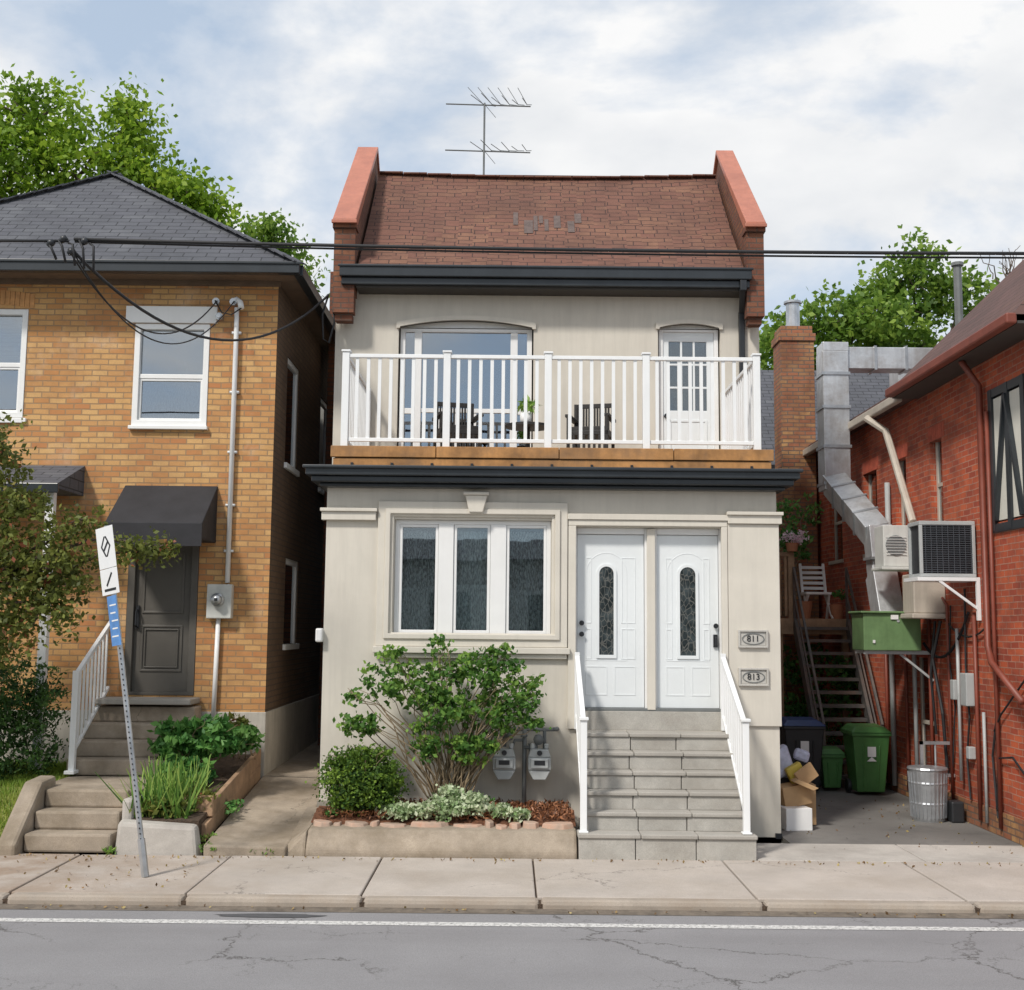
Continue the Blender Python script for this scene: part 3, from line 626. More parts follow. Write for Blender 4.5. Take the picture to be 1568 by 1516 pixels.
while x<.62:
    w_=min(random.choice((.12,.18,.26,.34,.40))*random.uniform(.8,1.2),.70-x); h_=random.uniform(.025,.065); y_=12.80+random.uniform(-.03,.04)
    m_=7; zt_=.258+h_; cx_=x+w_/2; cy_=y_+.09; a0=random.uniform(0,6)
    base=[(cx_+w_*.53*math.cos(6.283*i/m_+a0)*random.uniform(.85,1.05),cy_+.11*math.sin(6.283*i/m_+a0)*random.uniform(.8,1.1)) for i in range(m_)]
    nb=len(mb.V); tl=random.uniform(-.012,.012)
    mb.V+=[(p[0],p[1],.245) for p in base]+[(cx_+(p[0]-cx_)*.9,cy_+(p[1]-cy_)*.85,zt_+tl*(p[0]-cx_)/w_*2+random.uniform(-.005,.005)) for p in base]
    mb.F.append(tuple(nb+m_+i for i in range(m_)))
    for i in range(m_): j=(i+1)%m_; mb.F.append((nb+i,nb+j,nb+m_+j,nb+m_+i))
    x+=w_*.98
mb.done('edging_stones','edging',pl,bevel=.008)

def bush(name,base,specs,cr,per,size,mat,ncane=0,aspect=.35,canemat='cane',up=0,cr_=.009):
    g=group(name,base)
    if ncane:
        mb=MB()
        for i in range(ncane):
            sp=random.choice(specs); e=Vector(sp[:3])+Vector([random.uniform(-.9,.9)*sp[3+k_] for k_ in range(3)])
            s_=Vector(base)+Vector((random.uniform(-.16,.16),random.uniform(-.08,.08),0)); limb(mb,s_,e,cr_,.003,7,.035)
        mb.done('canes',canemat,g,smooth=True)
    leaves('foliage',specs,cr,per,size,mat,g,aspect,up); return g
bush('rose_bush',(-.68,13.6,.33),[(-1.15,13.5,1.72,.50,.24,.27,50),(-.35,13.5,1.88,.48,.22,.20,46),(-.55,13.45,1.38,.60,.24,.28,58),(-1.66,13.45,1.27,.26,.16,.10,20),(.02,13.45,1.52,.28,.18,.26,32),(-.45,13.42,1.02,.30,.18,.15,22),(-.95,13.4,1.05,.24,.18,.14,16),(-.80,13.5,2.12,.10,.08,.10,5),(-1.32,13.5,2.02,.14,.1,.08,7),(.22,13.4,1.32,.12,.08,.05,6),(-.1,13.5,2.10,.14,.08,.05,5),(-1.75,13.45,1.62,.08,.08,.06,3),(.26,13.45,1.75,.06,.06,.06,3)],.052,24,.060,'rose',80,.36,cr_=.011)
bx=bush('boxwood_shrub',(-1.62,13.25,.33),[(-1.62,13.25,.68,.44,.38,.34,420),(-1.45,13.2,.98,.16,.14,.06,14),(-1.85,13.2,.90,.14,.12,.08,12)],.045,26,.034,'box',20,.38)
leaves('inner_foliage',[(-1.62,13.25,.66,.36,.3,.28,160)],.05,25,.05,'cedar',bx)
bush('variegated_groundcover',(-.6,13.05,.35),[(-1.15,13.02,.40,.22,.14,.06,40),(-.75,13.0,.43,.28,.14,.10,60),(-.4,13.05,.48,.2,.14,.10,40),(-.62,13.15,.58,.12,.1,.08,14)],.03,22,.05,'silver',0,.33)
bush('hosta_plant',(.0,13.0,.35),[(-.1,12.98,.42,.12,.1,.05,16),(.12,12.96,.38,.10,.08,.04,12)],.02,14,.09,'silver',0,.3)
bush('creeping_plant',(.35,13.3,.35),[(-.5,13.5,.5,.35,.2,.12,12),(-1.9,13.1,.36,.1,.1,.03,8)],.03,16,.045,'perennial',0,.33)

# gas meters
gm=group('gas_meters',(.2,13.8,.4)); p=MB()
p.tube([(.50,13.86,1.20),(.02,13.86,1.20),(-.06,13.86,1.18),(-.06,13.84,1.0)],.022,8); p.tube([(.17,13.84,1.20),(.17,13.82,.30)],.026,8); p.tube([(.17,13.84,1.08),(.06,13.82,1.08),(.03,13.80,1.0)],.018,8)
p.tube([(.40,13.86,1.20),(.40,13.84,.98)],.02,8); p.tube([(.5,13.88,1.20),(.55,13.92,1.20),(.55,14,1.20)],.024,8); p.tube([(.27,13.83,1.04),(.27,13.83,.93)],[.055,.045],12)
p.tube([(.17,13.82,1.0),(.27,13.82,1.0)],.02,8); p.tube([(.33,13.82,1.09),(.33,13.78,1.09)],.06,12); p.tube([(.20,13.82,1.13),(.13,13.78,1.13)],.012,6); p.tube([(.0,13.83,1.12),(.0,13.78,1.12)],.045,12)
p.done('pipes','gaspipe',gm,smooth=True)
for cx,z in ((-.06,.80),(.34,.80)):
    q=MB()
    q.box(cx-.13,cx+.13,13.68,13.83,z-.04,z+.10); q.prism([(cx-.13,z-.042),(cx-.07,z-.15),(cx+.07,z-.15),(cx+.13,z-.042)],13.69,13.82); q.prism([(cx-.13,z+.102),(cx+.13,z+.102),(cx+.10,z+.19),(cx-.10,z+.19)],13.69,13.82); q.box(cx-.10,cx+.10,13.655,13.679,z-.02,z+.09)
    q.tube([(cx-.08,13.76,z+.19),(cx-.08,13.76,z+.25)],.028,8); q.tube([(cx+.08,13.76,z+.19),(cx+.08,13.76,z+.25)],.028,8)
    q.done('meter_body','grey',gm,bevel=.014); d=MB(); d.box(cx-.06,cx+.06,13.648,13.654,z+.02,z+.07); d.tube([(cx,13.68,z+.15),(cx,13.67,z+.15)],.03,12); d.done('meter_dial','black',gm)

def armchair(x,y,rot):
    g=group('wicker_armchair',(x,y,4.46)); c=MB(); cs,sn=math.cos(rot),math.sin(rot)
    def bb(a,b_,c_,d_,e,f_):
        pts=[]
        for zz in (e,f_):
            for xx,yy in ((a,c_),(b_,c_),(b_,d_),(a,d_)): pts.append((x+xx*cs-yy*sn,y+xx*sn+yy*cs,4.46+zz))
        c.hexa(pts)
    for xx in (-.27,.23):
        for yy in (-.27,.23): bb(xx,xx+.04,yy,yy+.04,0,.62 if yy<0 else .86)
    bb(-.27,.27,-.27,.27,.36,.42); bb(-.29,-.22,-.27,.27,.6,.64); bb(.22,.29,-.27,.27,.6,.64)
    bb(-.27,.27,.24,.27,.80,.86)
    for i in range(12): bb(-.23+i*.037,-.205+i*.037,.24,.26,.42,.8)
    for i in range(8): bb(-.26+i*.067,-.225+i*.067,-.27,-.25,.08,.36)
    bb(-.23,.23,-.23,.24,.42,.48)
    c.done('chair_frame','chair',g,bevel=.006)
armchair(-.72,15.3,.25); armchair(1.02,15.3,-.25)
g=group('patio_table',(.2,15.3,4.46)); c=MB(); c.tube([(.2,15.3,4.95),(.2,15.3,4.98)],.30,24); c.tube([(.2,15.3,4.46),(.2,15.3,4.95)],.03,8); c.tube([(.2,15.3,4.46),(.2,15.3,4.49)],.2,16); c.done('table','chair',g)
g=bush('potted_plant',(.17,15.2,5.1),[(.17,15.2,5.22,.14,.12,.12,14)],.03,10,.12,'iris',0,.1,up=.8)
MB().tube([(.17,15.2,4.985),(.17,15.2,5.03),(.17,15.2,5.12)],[.06,.075,.08],14).done('pot','white',g,smooth=True)

# ------------------------------------------------------------------ BUFF BRICK HOUSE (left)
B=group('brick_house',(-6.2,15.5,.4)); Y=15.5
ops=[(-5.04,-4.04,4.96,6.34),(-7.45,-6.47,5.05,6.52),(-4.99,-4.07,1.45,3.52),(-8.2,-6.9,2.1,3.6)]
mb=MB(); mb.wall(-9.3,-3.15,1.25,6.96,ops,FP(Y),.12)
mb.done('brick_walls','ybrick',B,recalc=False)
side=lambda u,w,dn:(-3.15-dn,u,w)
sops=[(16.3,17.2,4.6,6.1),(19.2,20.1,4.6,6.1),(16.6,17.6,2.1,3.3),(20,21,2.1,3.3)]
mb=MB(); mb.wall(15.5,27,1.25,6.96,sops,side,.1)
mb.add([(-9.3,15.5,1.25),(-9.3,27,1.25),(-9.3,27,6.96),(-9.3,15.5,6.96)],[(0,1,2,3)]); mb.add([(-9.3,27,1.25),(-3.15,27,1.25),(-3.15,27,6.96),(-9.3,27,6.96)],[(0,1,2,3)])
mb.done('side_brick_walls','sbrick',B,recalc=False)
MB().box(-9.32,-3.13,15.47,27.02,0,1.249).done('foundation','found',B,bevel=.01)
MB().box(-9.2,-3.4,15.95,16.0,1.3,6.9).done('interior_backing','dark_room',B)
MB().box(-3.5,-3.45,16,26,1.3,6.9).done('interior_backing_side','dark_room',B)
fr=MB(); gls=MB()
def sash(x0,x1,z0,z1,t=.075):
    fr.rring(x0+.003,x1-.003,z0+.003,z1-.003,t,Y+.0-.015,Y+.08); zm=(z0+z1)/2-.02
    fr.box(x0+t+.003,x1-t-.003,Y+.01,Y+.07,zm-.03,zm+.03); fr.rring(x0+t+.004,x1-t-.004,z0+t+.004,zm-.031,.03,Y+.02,Y+.065)
    gls.box(x0+t,x1-t,Y+.05,Y+.055,z0+t,z1-t)
sash(*ops[0]); sash(*ops[1]); sash(*ops[3])
fr.box(-5.16,-3.95,Y-.05,Y+.02,6.345,6.57); fr.box(-5.06,-4.02,Y-.07,Y+.02,4.91,4.958)
fr.box(-7.55,-6.42,Y-.04,Y+.02,4.98,5.045)
for a_,b_,c_,d_ in sops:
    fr.box(-3.22,-3.165,a_,a_+.08,c_,d_); fr.box(-3.22,-3.165,b_-.08,b_,c_,d_); fr.box(-3.22,-3.165,a_+.081,b_-.081,d_-.08,d_); fr.box(-3.22,-3.11,a_-.05,b_+.05,c_-.08,c_-.001)
    gls.box(-3.20,-3.195,a_,b_,c_,d_)
fr.done('window_frames','white',B,bevel=.006); gls.done('window_panes','glass2',B)
s=MB()
for i in range(9): s.box(-7.38,-6.55,Y+.09,Y+.11,6.38-.035-i*.06,6.38-i*.06)
s.done('window_blind',simple('blind_slats',(.45,.50,.42),.7),B)
curtain(-4.95,-4.12,Y+.2,5.0,5.55,'lace','window_curtain',B,30)
MB().box(-4.55,-4.42,Y+.25,Y+.35,5.0,5.9).done('window_ornament','chair',B,bevel=.03)
mb=MB()
for i in range(16): 
    x=-7.45+i*.066; mb.box(x,x+.058,Y-.008,Y+.02,6.535+.05*math.sin(math.pi*i/15),6.73+.05*math.sin(math.pi*i/15))
mb.done('window_brick_lintel',simple('lintel_brick',(.55,.28,.11),.85,.25,9,.4),B)
e0,e1,y0,y1,ze=-9.65,-2.78,14.98,27.4,7.02; A1=(-6.2,17.7,9.25); A2=(-6.2,24.6,9.25)
mb=MB(); mb.add([(e0,y0,ze),(e1,y0,ze),(e1,y1,ze),(e0,y1,ze),A1,A2],[(0,1,4),(1,2,5,4),(2,3,5),(3,0,4,5)]); mb.done('hip_roof','shingle_g',B)
mb=MB()
for q in ((e0,y0),(e1,y0)):
    for i in range(22):
        a_=Vector((q[0],q[1],ze)).lerp(Vector(A1),i/22); b_=Vector((q[0],q[1],ze)).lerp(Vector(A1),(i+1.15)/22); mb.beam(a_+Vector((0,0,.015)),b_+Vector((0,0,.03)),.2,.018)
mb.beam((A1[0],A1[1],A1[2]+.02),(A2[0],A2[1],A2[2]+.02),.22,.03)
mb.done('hip_caps','shingle_g',B)
t=MB(); t.box(e0,e1,y0-.03,y0+.09,6.89,7.03); t.box(e1-.09,e1+.03,y0+.091,y1,6.89,7.03); t.box(e0-.02,e1+.04,y0-.05,y0-.031,7.0,7.04); t.done('gutters','cornice',B,bevel=.012)
MB().box(e0+.02,e1-.091,y0+.092,y1,6.93,6.96).done('soffit',simple('brown_soffit',(.16,.11,.075),.7),B)
MB().box(-9.3,-3.12,Y-.03,Y-.001,6.86,6.929).done('frieze_board',simple('brown_fascia',(.16,.11,.075),.7),B)
d=MB(); d.rring(-4.985,-4.075,1.452,3.515,.09,Y-.01,Y+.1,.04); d.box(-4.894,-4.166,Y+.05,Y+.09,1.49,3.42)
d.rring(-4.80,-4.26,1.75,2.35,.03,Y+.035,Y+.051); d.rring(-4.80,-4.26,2.5,3.3,.03,Y+.035,Y+.051); d.rring(-4.75,-4.31,1.80,2.30,.015,Y+.03,Y+.051)
d.done('entrance_door','door_dk',B,bevel=.005)
d=MB(); d.box(-4.87,-4.83,Y+.02,Y+.05,2.3,2.6); d.tube([(-4.85,Y+.02,2.55),(-4.85,Y-.04,2.52),(-4.85,Y-.04,2.35),(-4.85,Y+.02,2.32)],.012,8); d.done('door_handle','black',B)
a_=MB(); a_.prismx([(Y-.002,4.17),(Y-.002,3.42),(14.78,3.42),(14.78,3.62)],-5.08,-3.86); a_.done('awning','awning',B,bevel=.01)
a_=MB(); a_.box(-5.08,-3.86,14.765,14.778,3.33,3.6); a_.done('awning_valance','awning',B)
t=MB(); t.prismx([(Y,4.42),(14.6,4.08),(14.6,4.02),(Y,4.02)],-8.8,-5.62); t.done('porch_roof','shingle_g',B); t=MB(); t.box(-8.8,-5.6,14.56,14.6,3.96,4.08); t.done('porch_gutter','cornice',B,bevel=.01)
t=MB(); t.box(-5.8,-5.7,14.7,14.8,.6,4.0); t.done('porch_post','white',B)
t=MB(); t.tube([(-3.68,Y-.08,6.55),(-3.68,Y-.06,6.3),(-3.68,Y-.05,2.9)],.032,10); t.tube([(-3.78,Y-.05,2.45),(-3.80,Y-.05,1.1)],.03,10)
for z in (6.2,5.4,4.6,3.9,3.3): t.box(-3.74,-3.62,Y-.06,Y-.001,z,z+.03)
t.tube([(-3.74,Y-.09,6.6),(-3.68,Y-.09,6.66),(-3.62,Y-.14,6.6),(-3.6,Y-.17,6.52)],.04,10)
t.done('electric_conduit','white_metal',B,smooth=True)
t=MB(); t.box(-3.92,-3.60,Y-.14,Y-.002,2.44,2.88); t.done('meter_box',simple('meter_box_grey',(.55,.56,.53),.45),B,bevel=.012)
t=MB(); t.tube([(-3.77,Y-.14,2.68),(-3.77,Y-.2,2.68)],.085,20); t.tube([(-3.77,Y-.2,2.68),(-3.77,Y-.26,2.68)],[.065,.055],20); t.done('meter_glass','galv',B,smooth=True)
t=MB(); t.box(-3.79,-3.75,Y-.268,Y-.262,2.66,2.70); t.done('meter_dial','black',B)
t=MB()
for x,z in ((-3.95,6.62),(-3.72,6.62),(-3.9,6.42)): t.tube([(x,Y-.001,z),(x,Y-.16,z)],.03,8); t.tube([(x,Y-.1,z),(x,Y-.13,z)],.05,10)
t.done('wire_insulators','galv',B)
sg=group('entrance_steps',(-4.6,14.6,.5)); t=MB()
lv=[(.76,14.35),(.95,14.6),(1.14,14.85),(1.33,15.1)]
for z,y in lv: t.box(-5.25,-3.95,y,15.46,z-.19,z)
t.done('porch_steps','conc_old',sg,bevel=.02); MB().box(-5.2,-3.98,15.0,15.468,1.36,1.43).done('stone_doorstep','stone_n',sg,bevel=.012)
MB().box(-5.2,-4.0,13.2,14.34,-.1,.568).done('landing','conc_old',sg,bevel=.02)
t=MB(); 
for z,y in ((.19,12.62),(.38,12.88),(.57,13.14)): t.box(-5.02,-4.12,y,13.5,z-.19,z)
t.done('lower_steps','conc_old',sg,bevel=.025)
for x in (-5.24,):
    t=MB(); t.prismx([(12.45,-.1),(12.45,.10),(12.75,.36),(13.1,.66),(13.5,.68),(13.5,-.1)],x,x+.21); t.done('step_cheek','conc_old',sg,bevel=.04)
r=MB(); x=-5.16
r.box(x-.035,x+.035,14.26,14.33,.6,1.80); r.box(x-.06,x+.06,14.2,14.4,.60,.64); r.beam((x,14.3,1.76),(x,15.44,2.38),.05,.05); r.beam((x,14.3,.85),(x,15.44,1.55),.04,.04)
for i in range(1,9): y=14.3+1.14*i/9; r.box(x-.013,x+.013,y-.016,y+.016,.85+.7*i/9,1.76+.62*i/9)
rg=group('porch_handrail',(x,14.8,.6)); r.done('handrail','white_metal',rg,bevel=.005)
gb=group('garden_bed',(-3.7,13.8,.3))
MB().hexa([(-4.08,12.6,-.1),(-3.2,12.6,-.1),(-3.2,12.85,-.1),(-4.1,12.85,-.1),(-4.06,12.64,.31),(-3.26,12.66,.27),(-3.26,12.82,.28),(-4.08,12.82,.33)]).box(-4.10,-3.98,12.86,14.3,-.1,.52).done('concrete_edge','conc_new',gb,bevel=.04)
MB().hexa([(-3.98,12.84,0),(-3.27,12.84,0),(-3.2,15.46,0),(-3.98,15.46,0),(-3.98,12.84,.3),(-3.27,12.84,.3),(-3.2,15.46,.72),(-3.98,15.46,.72)]).done('bed_soil','soil',gb)
t=MB(); t.hexa([(-3.27,12.95,.08),(-3.21,12.95,.08),(-3.16,15.4,.40),(-3.21,15.4,.40),(-3.27,12.95,.25),(-3.21,12.95,.25),(-3.16,15.4,.6),(-3.21,15.4,.6)])
t.hexa([(-3.27,13.2,.262),(-3.21,13.2,.262),(-3.16,15.4,.605),(-3.21,15.4,.605),(-3.27,13.2,.45),(-3.21,13.2,.45),(-3.16,15.4,.80),(-3.21,15.4,.80)])
t.box(-3.55,-3.275,12.93,12.98,.12,.30); t.box(-3.52,-3.20,13.14,13.20,.30,.52); t.done('timber_edging','wood_g',gb,bevel=.008)
bush('perennial_plant',(-3.75,14.4,.6),[(-3.9,14.3,.98,.34,.25,.24,80),(-3.5,14.3,1.05,.34,.25,.22,80),(-3.2,14.7,.98,.16,.15,.14,20),(-3.75,14.0,.7,.35,.2,.15,40)],.04,16,.10,'perennial',16,.28)
bush('peony_plant',(-3.3,15.1,.7),[(-3.35,15.1,1.15,.2,.15,.1,14)],.04,14,.07,'crab',8,.3)
k=360; bx_=rng.uniform(-4.02,-3.4,k); by_=rng.uniform(12.9,13.7,k); hh=rng.uniform(.18,.55,k); an=rng.uniform(0,6.28,k); ln=rng.normal(0,.13,(k,2)); w=.016
z0_=.3+(by_-12.9)*.12
V=np.stack([np.stack([bx_-np.cos(an)*w,by_-np.sin(an)*w,z0_],1),np.stack([bx_+np.cos(an)*w,by_+np.sin(an)*w,z0_],1),np.stack([bx_+ln[:,0]+np.cos(an)*w*.3,by_+ln[:,1],z0_+hh],1),np.stack([bx_+ln[:,0]-np.cos(an)*w*.3,by_+ln[:,1],z0_+hh],1)],1).reshape(-1,3)
ig=group('iris_plant',(-3.7,13.2,.35)); rawquads('blades',V,rng.random(k),'iris',ig)
bush('bedding_plant',(-3.5,13.1,.35),[(-3.7,13.0,.42,.3,.12,.08,34),(-3.35,13.2,.5,.12,.15,.1,16)],.04,12,.07,'crab',0,.3)
w_=group('weeds',(-3,12.65,0)); leaves('weed_leaves',[(-3.1,12.62,.06,.12,.05,.05,6),(-4.12,12.6,.04,.08,.03,.05,5),(-2.6,12.62,.03,.2,.03,.02,6),(-3.2,12.9,.12,.1,.1,.05,5)],.02,12,.05,'iris',w_,.15,.8)
bush('climbing_plant',(-2.9,13.6,.3),[(-3.1,13.7,.32,.06,.3,.05,12)],.03,10,.05,'perennial',0)
ch=bush('cedar_shrub',(-5.9,14.3,.6),[(-5.95,14.3,1.25,.68,.5,.78,330),(-6.6,14.3,1.35,.6,.5,.9,140)],.06,26,.06,'cedar',0,.2,up=.5)
tree('crabapple_tree',(-6.5,13.4,.5),(-6.2,13.35,2.6),[(-5.75,13.2,2.95,.75,.5,.58,150),(-5.0,13.2,3.02,.48,.4,.46,76),(-4.75,13.2,3.5,.22,.2,.2,9),(-4.15,13.0,3.14,.40,.2,.12,24),(-3.85,13.0,3.2,.12,.1,.1,6),(-5.9,13.3,4.1,.38,.35,.65,60),(-5.75,13.2,2.25,.55,.35,.38,70),(-5.15,13.1,2.50,.38,.3,.34,42),(-6.7,13.4,3.4,.8,.7,.9,130),(-5.5,13.2,3.65,.42,.3,.2,34)],.08,22,.068,'crab',.09,.3)

# street sign
sp=group('street_sign',(-3.41,11.5,0)); b0=Vector((-3.41,11.5,0)); b1=Vector((-3.93,11.5,3.3)); ax=(b1-b0).normalized()
t=MB(); t.tube([b0,b1],.027,6); t.tube([b0,b0+ax*.35],.036,6); t.done('post','galv',sp)
t=MB(); 
for i in range(60): q=b0+ax*(.2+i*.05); t.obox(q+Vector((.004,-.0265,0)),(.006,0,0),(0,.002,0),ax*.008)
t.done('post_holes','black',sp)
wd=Vector((math.cos(.7),-math.sin(.7),0)); wd=(wd-ax*wd.dot(ax)).normalized(); nn=wd.cross(ax).normalized()
if nn.y>0: nn=-nn
def plate(mb,s_,w_,h_,off=.033,th=.0015,shift=0): mb.obox(b0+ax*s_+nn*off+wd*shift,wd*w_/2,ax*h_/2,nn*th)
t=MB(); plate(t,3.13,.30,.40); plate(t,2.80,.30,.25); t.done('sign_plate',simple('sign_white',(.78,.79,.80),.35,.03),sp,bevel=.001)
t=MB(); plate(t,2.42,.16,.48); t.done('blue_plate','bluesign',sp)
t=MB(); c0=b0+ax*3.14+nn*.0355
t.obox(c0,(wd+ax).normalized()*.055,(ax-wd).normalized()*.012,nn*.0008)
for sgn in (1,-1):
    t.obox(c0+ax*.05+wd*.04*sgn,(ax*1.2-wd*sgn*.8).normalized()*.06,wd*.012,nn*.0008); t.obox(c0-ax*.05+wd*.04*sgn,(ax*1.2+wd*sgn*.8).normalized()*.06,wd*.012,nn*.0008)
t.obox(b0+ax*2.82+nn*.0355,(wd*.7+ax*.8).normalized()*.08,(ax*.7-wd*.8).normalized()*.012,nn*.0008); plate(t,2.72,.2,.025,.0355,.0008)
t.done('sign_symbols','black',sp)
t=MB()
for i in range(5): plate(t,2.27+i*.075,.11-.02*(i%2),.014,.0355,.0008,.01*(i%3))
t.done('blue_plate_text','white',sp)

# ------------------------------------------------------------------ overhead cables
ow=group('overhead_cables',(-4.2,11,5.9)); t=MB()
t.tube(sag((-30,11,7.2),(-4.25,11,5.98),.35),.014,6); t.tube(sag((-4.2,11,6.0),(26,11,6.75),.33,40),.017,6); t.tube(sag((-4.2,11.02,5.98),(26,11.05,6.73),.345,40),.010,6)
t.tube(sag((-4.2,11,5.88),(-2.56,16,6.9),.75),.016,6); t.tube(sag((-4.25,11,5.9),(-3.93,15.35,6.62),.62),.009,6); t.tube(sag((-4.2,11.02,5.86),(-3.7,15.35,6.62),.72),.008,6)
t.tube([(-3.95,15.33,6.62),(-3.85,15.3,6.45),(-3.72,15.3,6.42),(-3.60,15.33,6.52)],.009,6)
t.tube([(-2.56,16,6.9),(-2.62,15.9,6.6),(-2.6,15.9,6.25),(-2.52,15.9,6.2),(-2.46,15.95,6.5),(-2.5,16,6.8)],.014,6)
for i in range(5): t.tube([(-4.45+i*.1,11,5.96+.03*(i%2)),(-4.40+i*.1,10.97,5.90+.02*(i%3)),(-4.36+i*.09,11,5.80-.03*i)],.012,6)
t.done('cables','cable',ow,smooth=True)
t=MB()
for x,z in ((-4.42,5.96),(-4.1,5.98),(-4.22,5.88),(-4.3,6.0)): t.tube([(x-.03,11,z-.03),(x,11,z),(x+.03,11,z+.02)],[.02,.04,.025],8)
t.done('splice_connectors','black',ow,smooth=True)

# ------------------------------------------------------------------ RED BRICK BUILDING (right)
Rb=group('red_brick_building',(8,17,0)); XW=5.75; EZ=5.74
wp=lambda u,w,dn:(XW+dn,u,w)
wo=[(15.75,16.2,3.7,4.95),(17.2,17.7,3.8,4.9),(16.35,17.1,.15,2.0),(18.6,19.3,3.6,4.9),(20.6,21.4,3.6,4.9),(13.2,14.05,3.65,5.15)]
mb=MB(); mb.wall(12.9,24,-.1,EZ,wo,wp,.15); mb.add([(XW,12.9,-.1),(14,12.9,-.1),(14,12.9,EZ),(XW,12.9,EZ)],[(0,1,2,3)]); mb.add([(XW,24,-.1),(14,24,-.1),(14,24,EZ),(XW,24,EZ)],[(0,1,2,3)]); mb.add([(14,12.9,-.1),(14,24,-.1),(14,24,EZ),(14,12.9,EZ)],[(0,1,2,3)])
mb.done('brick_walls','rbrick',Rb,recalc=False)
MB().box(XW-.03,XW+.02,12.9,24,-.1,.28).done('base_course','cbrick',Rb)
t=MB()
for a_,b_,c_,d_ in wo[:5]:
    n_=int((b_-a_+.2)/.075)
    for i in range(n_): y=a_-.1+i*.075; t.box(XW-.006,XW+.01,y,y+.064,d_+.003,d_+.20)
t.done('brick_lintels',simple('lintel_red',(.42,.09,.05),.85,.3,9,.4),Rb)
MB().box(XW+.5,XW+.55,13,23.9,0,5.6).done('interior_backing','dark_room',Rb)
fr=MB(); gl_=MB()
for a_,b_,c_,d_ in wo[:5]:
    fr.box(XW+.08,XW+.13,a_,a_+.05,c_,d_); fr.box(XW+.08,XW+.13,b_-.05,b_,c_,d_); fr.box(XW+.08,XW+.13,a_+.051,b_-.051,(c_+d_)/2,(c_+d_)/2+.05); fr.box(XW-.03,XW+.13,a_-.04,b_+.04,c_-.06,c_-.001); gl_.box(XW+.1,XW+.105,a_,b_,c_,d_)
fr.done('window_frames','beige',Rb); gl_.done('window_panes','glass2',Rb)
t=MB(); t.box(XW+.0,XW+.05,13.22,14.03,3.67,5.13); t.done('plaster_panel','tan',Rb)
t=MB()
for y in (13.16,13.6,14.06): t.box(XW-.03,XW+.06,y-.05,y+.05,3.55,5.25)
t.box(XW-.025,XW+.06,13.1,14.1,5.15,5.25); t.box(XW-.025,XW+.06,13.1,14.1,3.53,3.63); t.beam((XW-.01,13.25,3.67),(XW-.01,13.6,5.12),.04,.09,(1,0,0)); t.beam((XW-.01,13.98,3.67),(XW-.01,13.62,5.12),.04,.09,(1,0,0))
t.done('half_timbering','cornice',Rb)
mb=MB(); ex=5.33; mb.add([(ex,12.4,EZ),(ex,16.6,EZ),(14.4,16.6,EZ),(14.4,12.4,EZ),(7.6,13.5,8.15),(7.6,14.9,8.15),(12,13.5,8.15),(12,14.9,8.15)],[(0,1,5,4),(1,2,7,5),(2,3,6,7),(3,0,4,6),(4,5,7,6)]); mb.done('hip_roof','shingle_r',Rb)
t=MB(); t.box(ex-.07,ex+.05,12.4,16.55,EZ-.10,EZ+.02); t.done('front_gutter','pipe_r',Rb,bevel=.02)
MB().box(ex+.05,XW+.1,12.4,16.6,EZ-.10,EZ-.07).done('soffit','soffit',Rb)
t=MB(); t.box(ex+.1,ex+.2,16.61,24,EZ-.14,EZ-.02); t.done('rear_gutter','beige',Rb,bevel=.015)
MB().box(ex+.2,14,16.61,24.1,EZ-.07,EZ+.06).done('rear_roof','shingle_r',Rb)
t=MB(); t.tube([(5.4,17.9,EZ-.15),(5.6,17.6,EZ-.4),(5.66,16.7,3.9)],.055,8); t.done('rear_downspout','beige',Rb)
t=MB(); t.tube([(5.45,14.2,EZ-.1),(5.68,14.25,EZ-.4),(5.68,14.25,2.2),(5.62,14.0,2.0),(5.62,13.2,1.6)],.04,8)
for y in (14.1,14.7,16.3,17.3,18.2): t.tube([(5.70,y,0.1),(5.70,y,2.6 if y>14.3 else 5.0)],.025,6)
t.tube([(5.7,15.6,.2),(5.7,15.6,2.7),(5.7,15.9,2.9)],.02,6); t.done('wall_pipes','pipe_r',Rb,smooth=True)
t=MB(); t.tube([(5.69,16.9,.1),(5.69,16.9,3.3)],.03,6); t.tube([(5.69,15.25,.5),(5.69,15.25,2.4)],.022,6); t.tube([(5.69,17.9,.1),(5.69,17.9,4.6)],.04,6); t.tube([(5.70,14.5,.1),(5.70,14.5,1.4)],.02,6); t.done('grey_pipes','grey',Rb,smooth=True)
t=MB(); t.tube(sag((5.71,14.4,2.4),(5.71,16.2,2.9),.3,10),.012,5); t.tube([(5.71,15.0,2.9),(5.71,15.05,1.9),(5.70,14.95,1.3),(5.71,15.1,.8),(5.70,15,.3)],.014,5); t.tube([(5.71,15.5,2.7),(5.71,15.6,2.0),(5.71,15.45,1.4),(5.71,15.6,.6)],.012,5)
t.tube(sag((5.71,14.9,2.6),(5.66,16.4,2.2),.35,10),.02,6); t.tube([(5.68,15.8,2.5),(5.60,15.9,2.0),(5.64,15.7,1.3),(5.70,15.75,.5)],.022,6); t.tube([(5.68,16.0,2.5),(5.62,16.05,1.8),(5.69,16.1,1.0)],.018,6)
t.tube([(5.71,14.1,1.5),(5.71,14.3,.9),(5.71,14.2,.2)],.015,5); t.tube([(5.7,13.2,1.9),(5.7,14.0,1.4),(5.7,14.2,1.2)],.012,5); t.tube([(5.7,13.2,.7),(5.7,13.7,.95),(5.7,14.1,.9),(5.7,14.2,.3)],.014,5); t.done('loose_cables','cable',Rb)
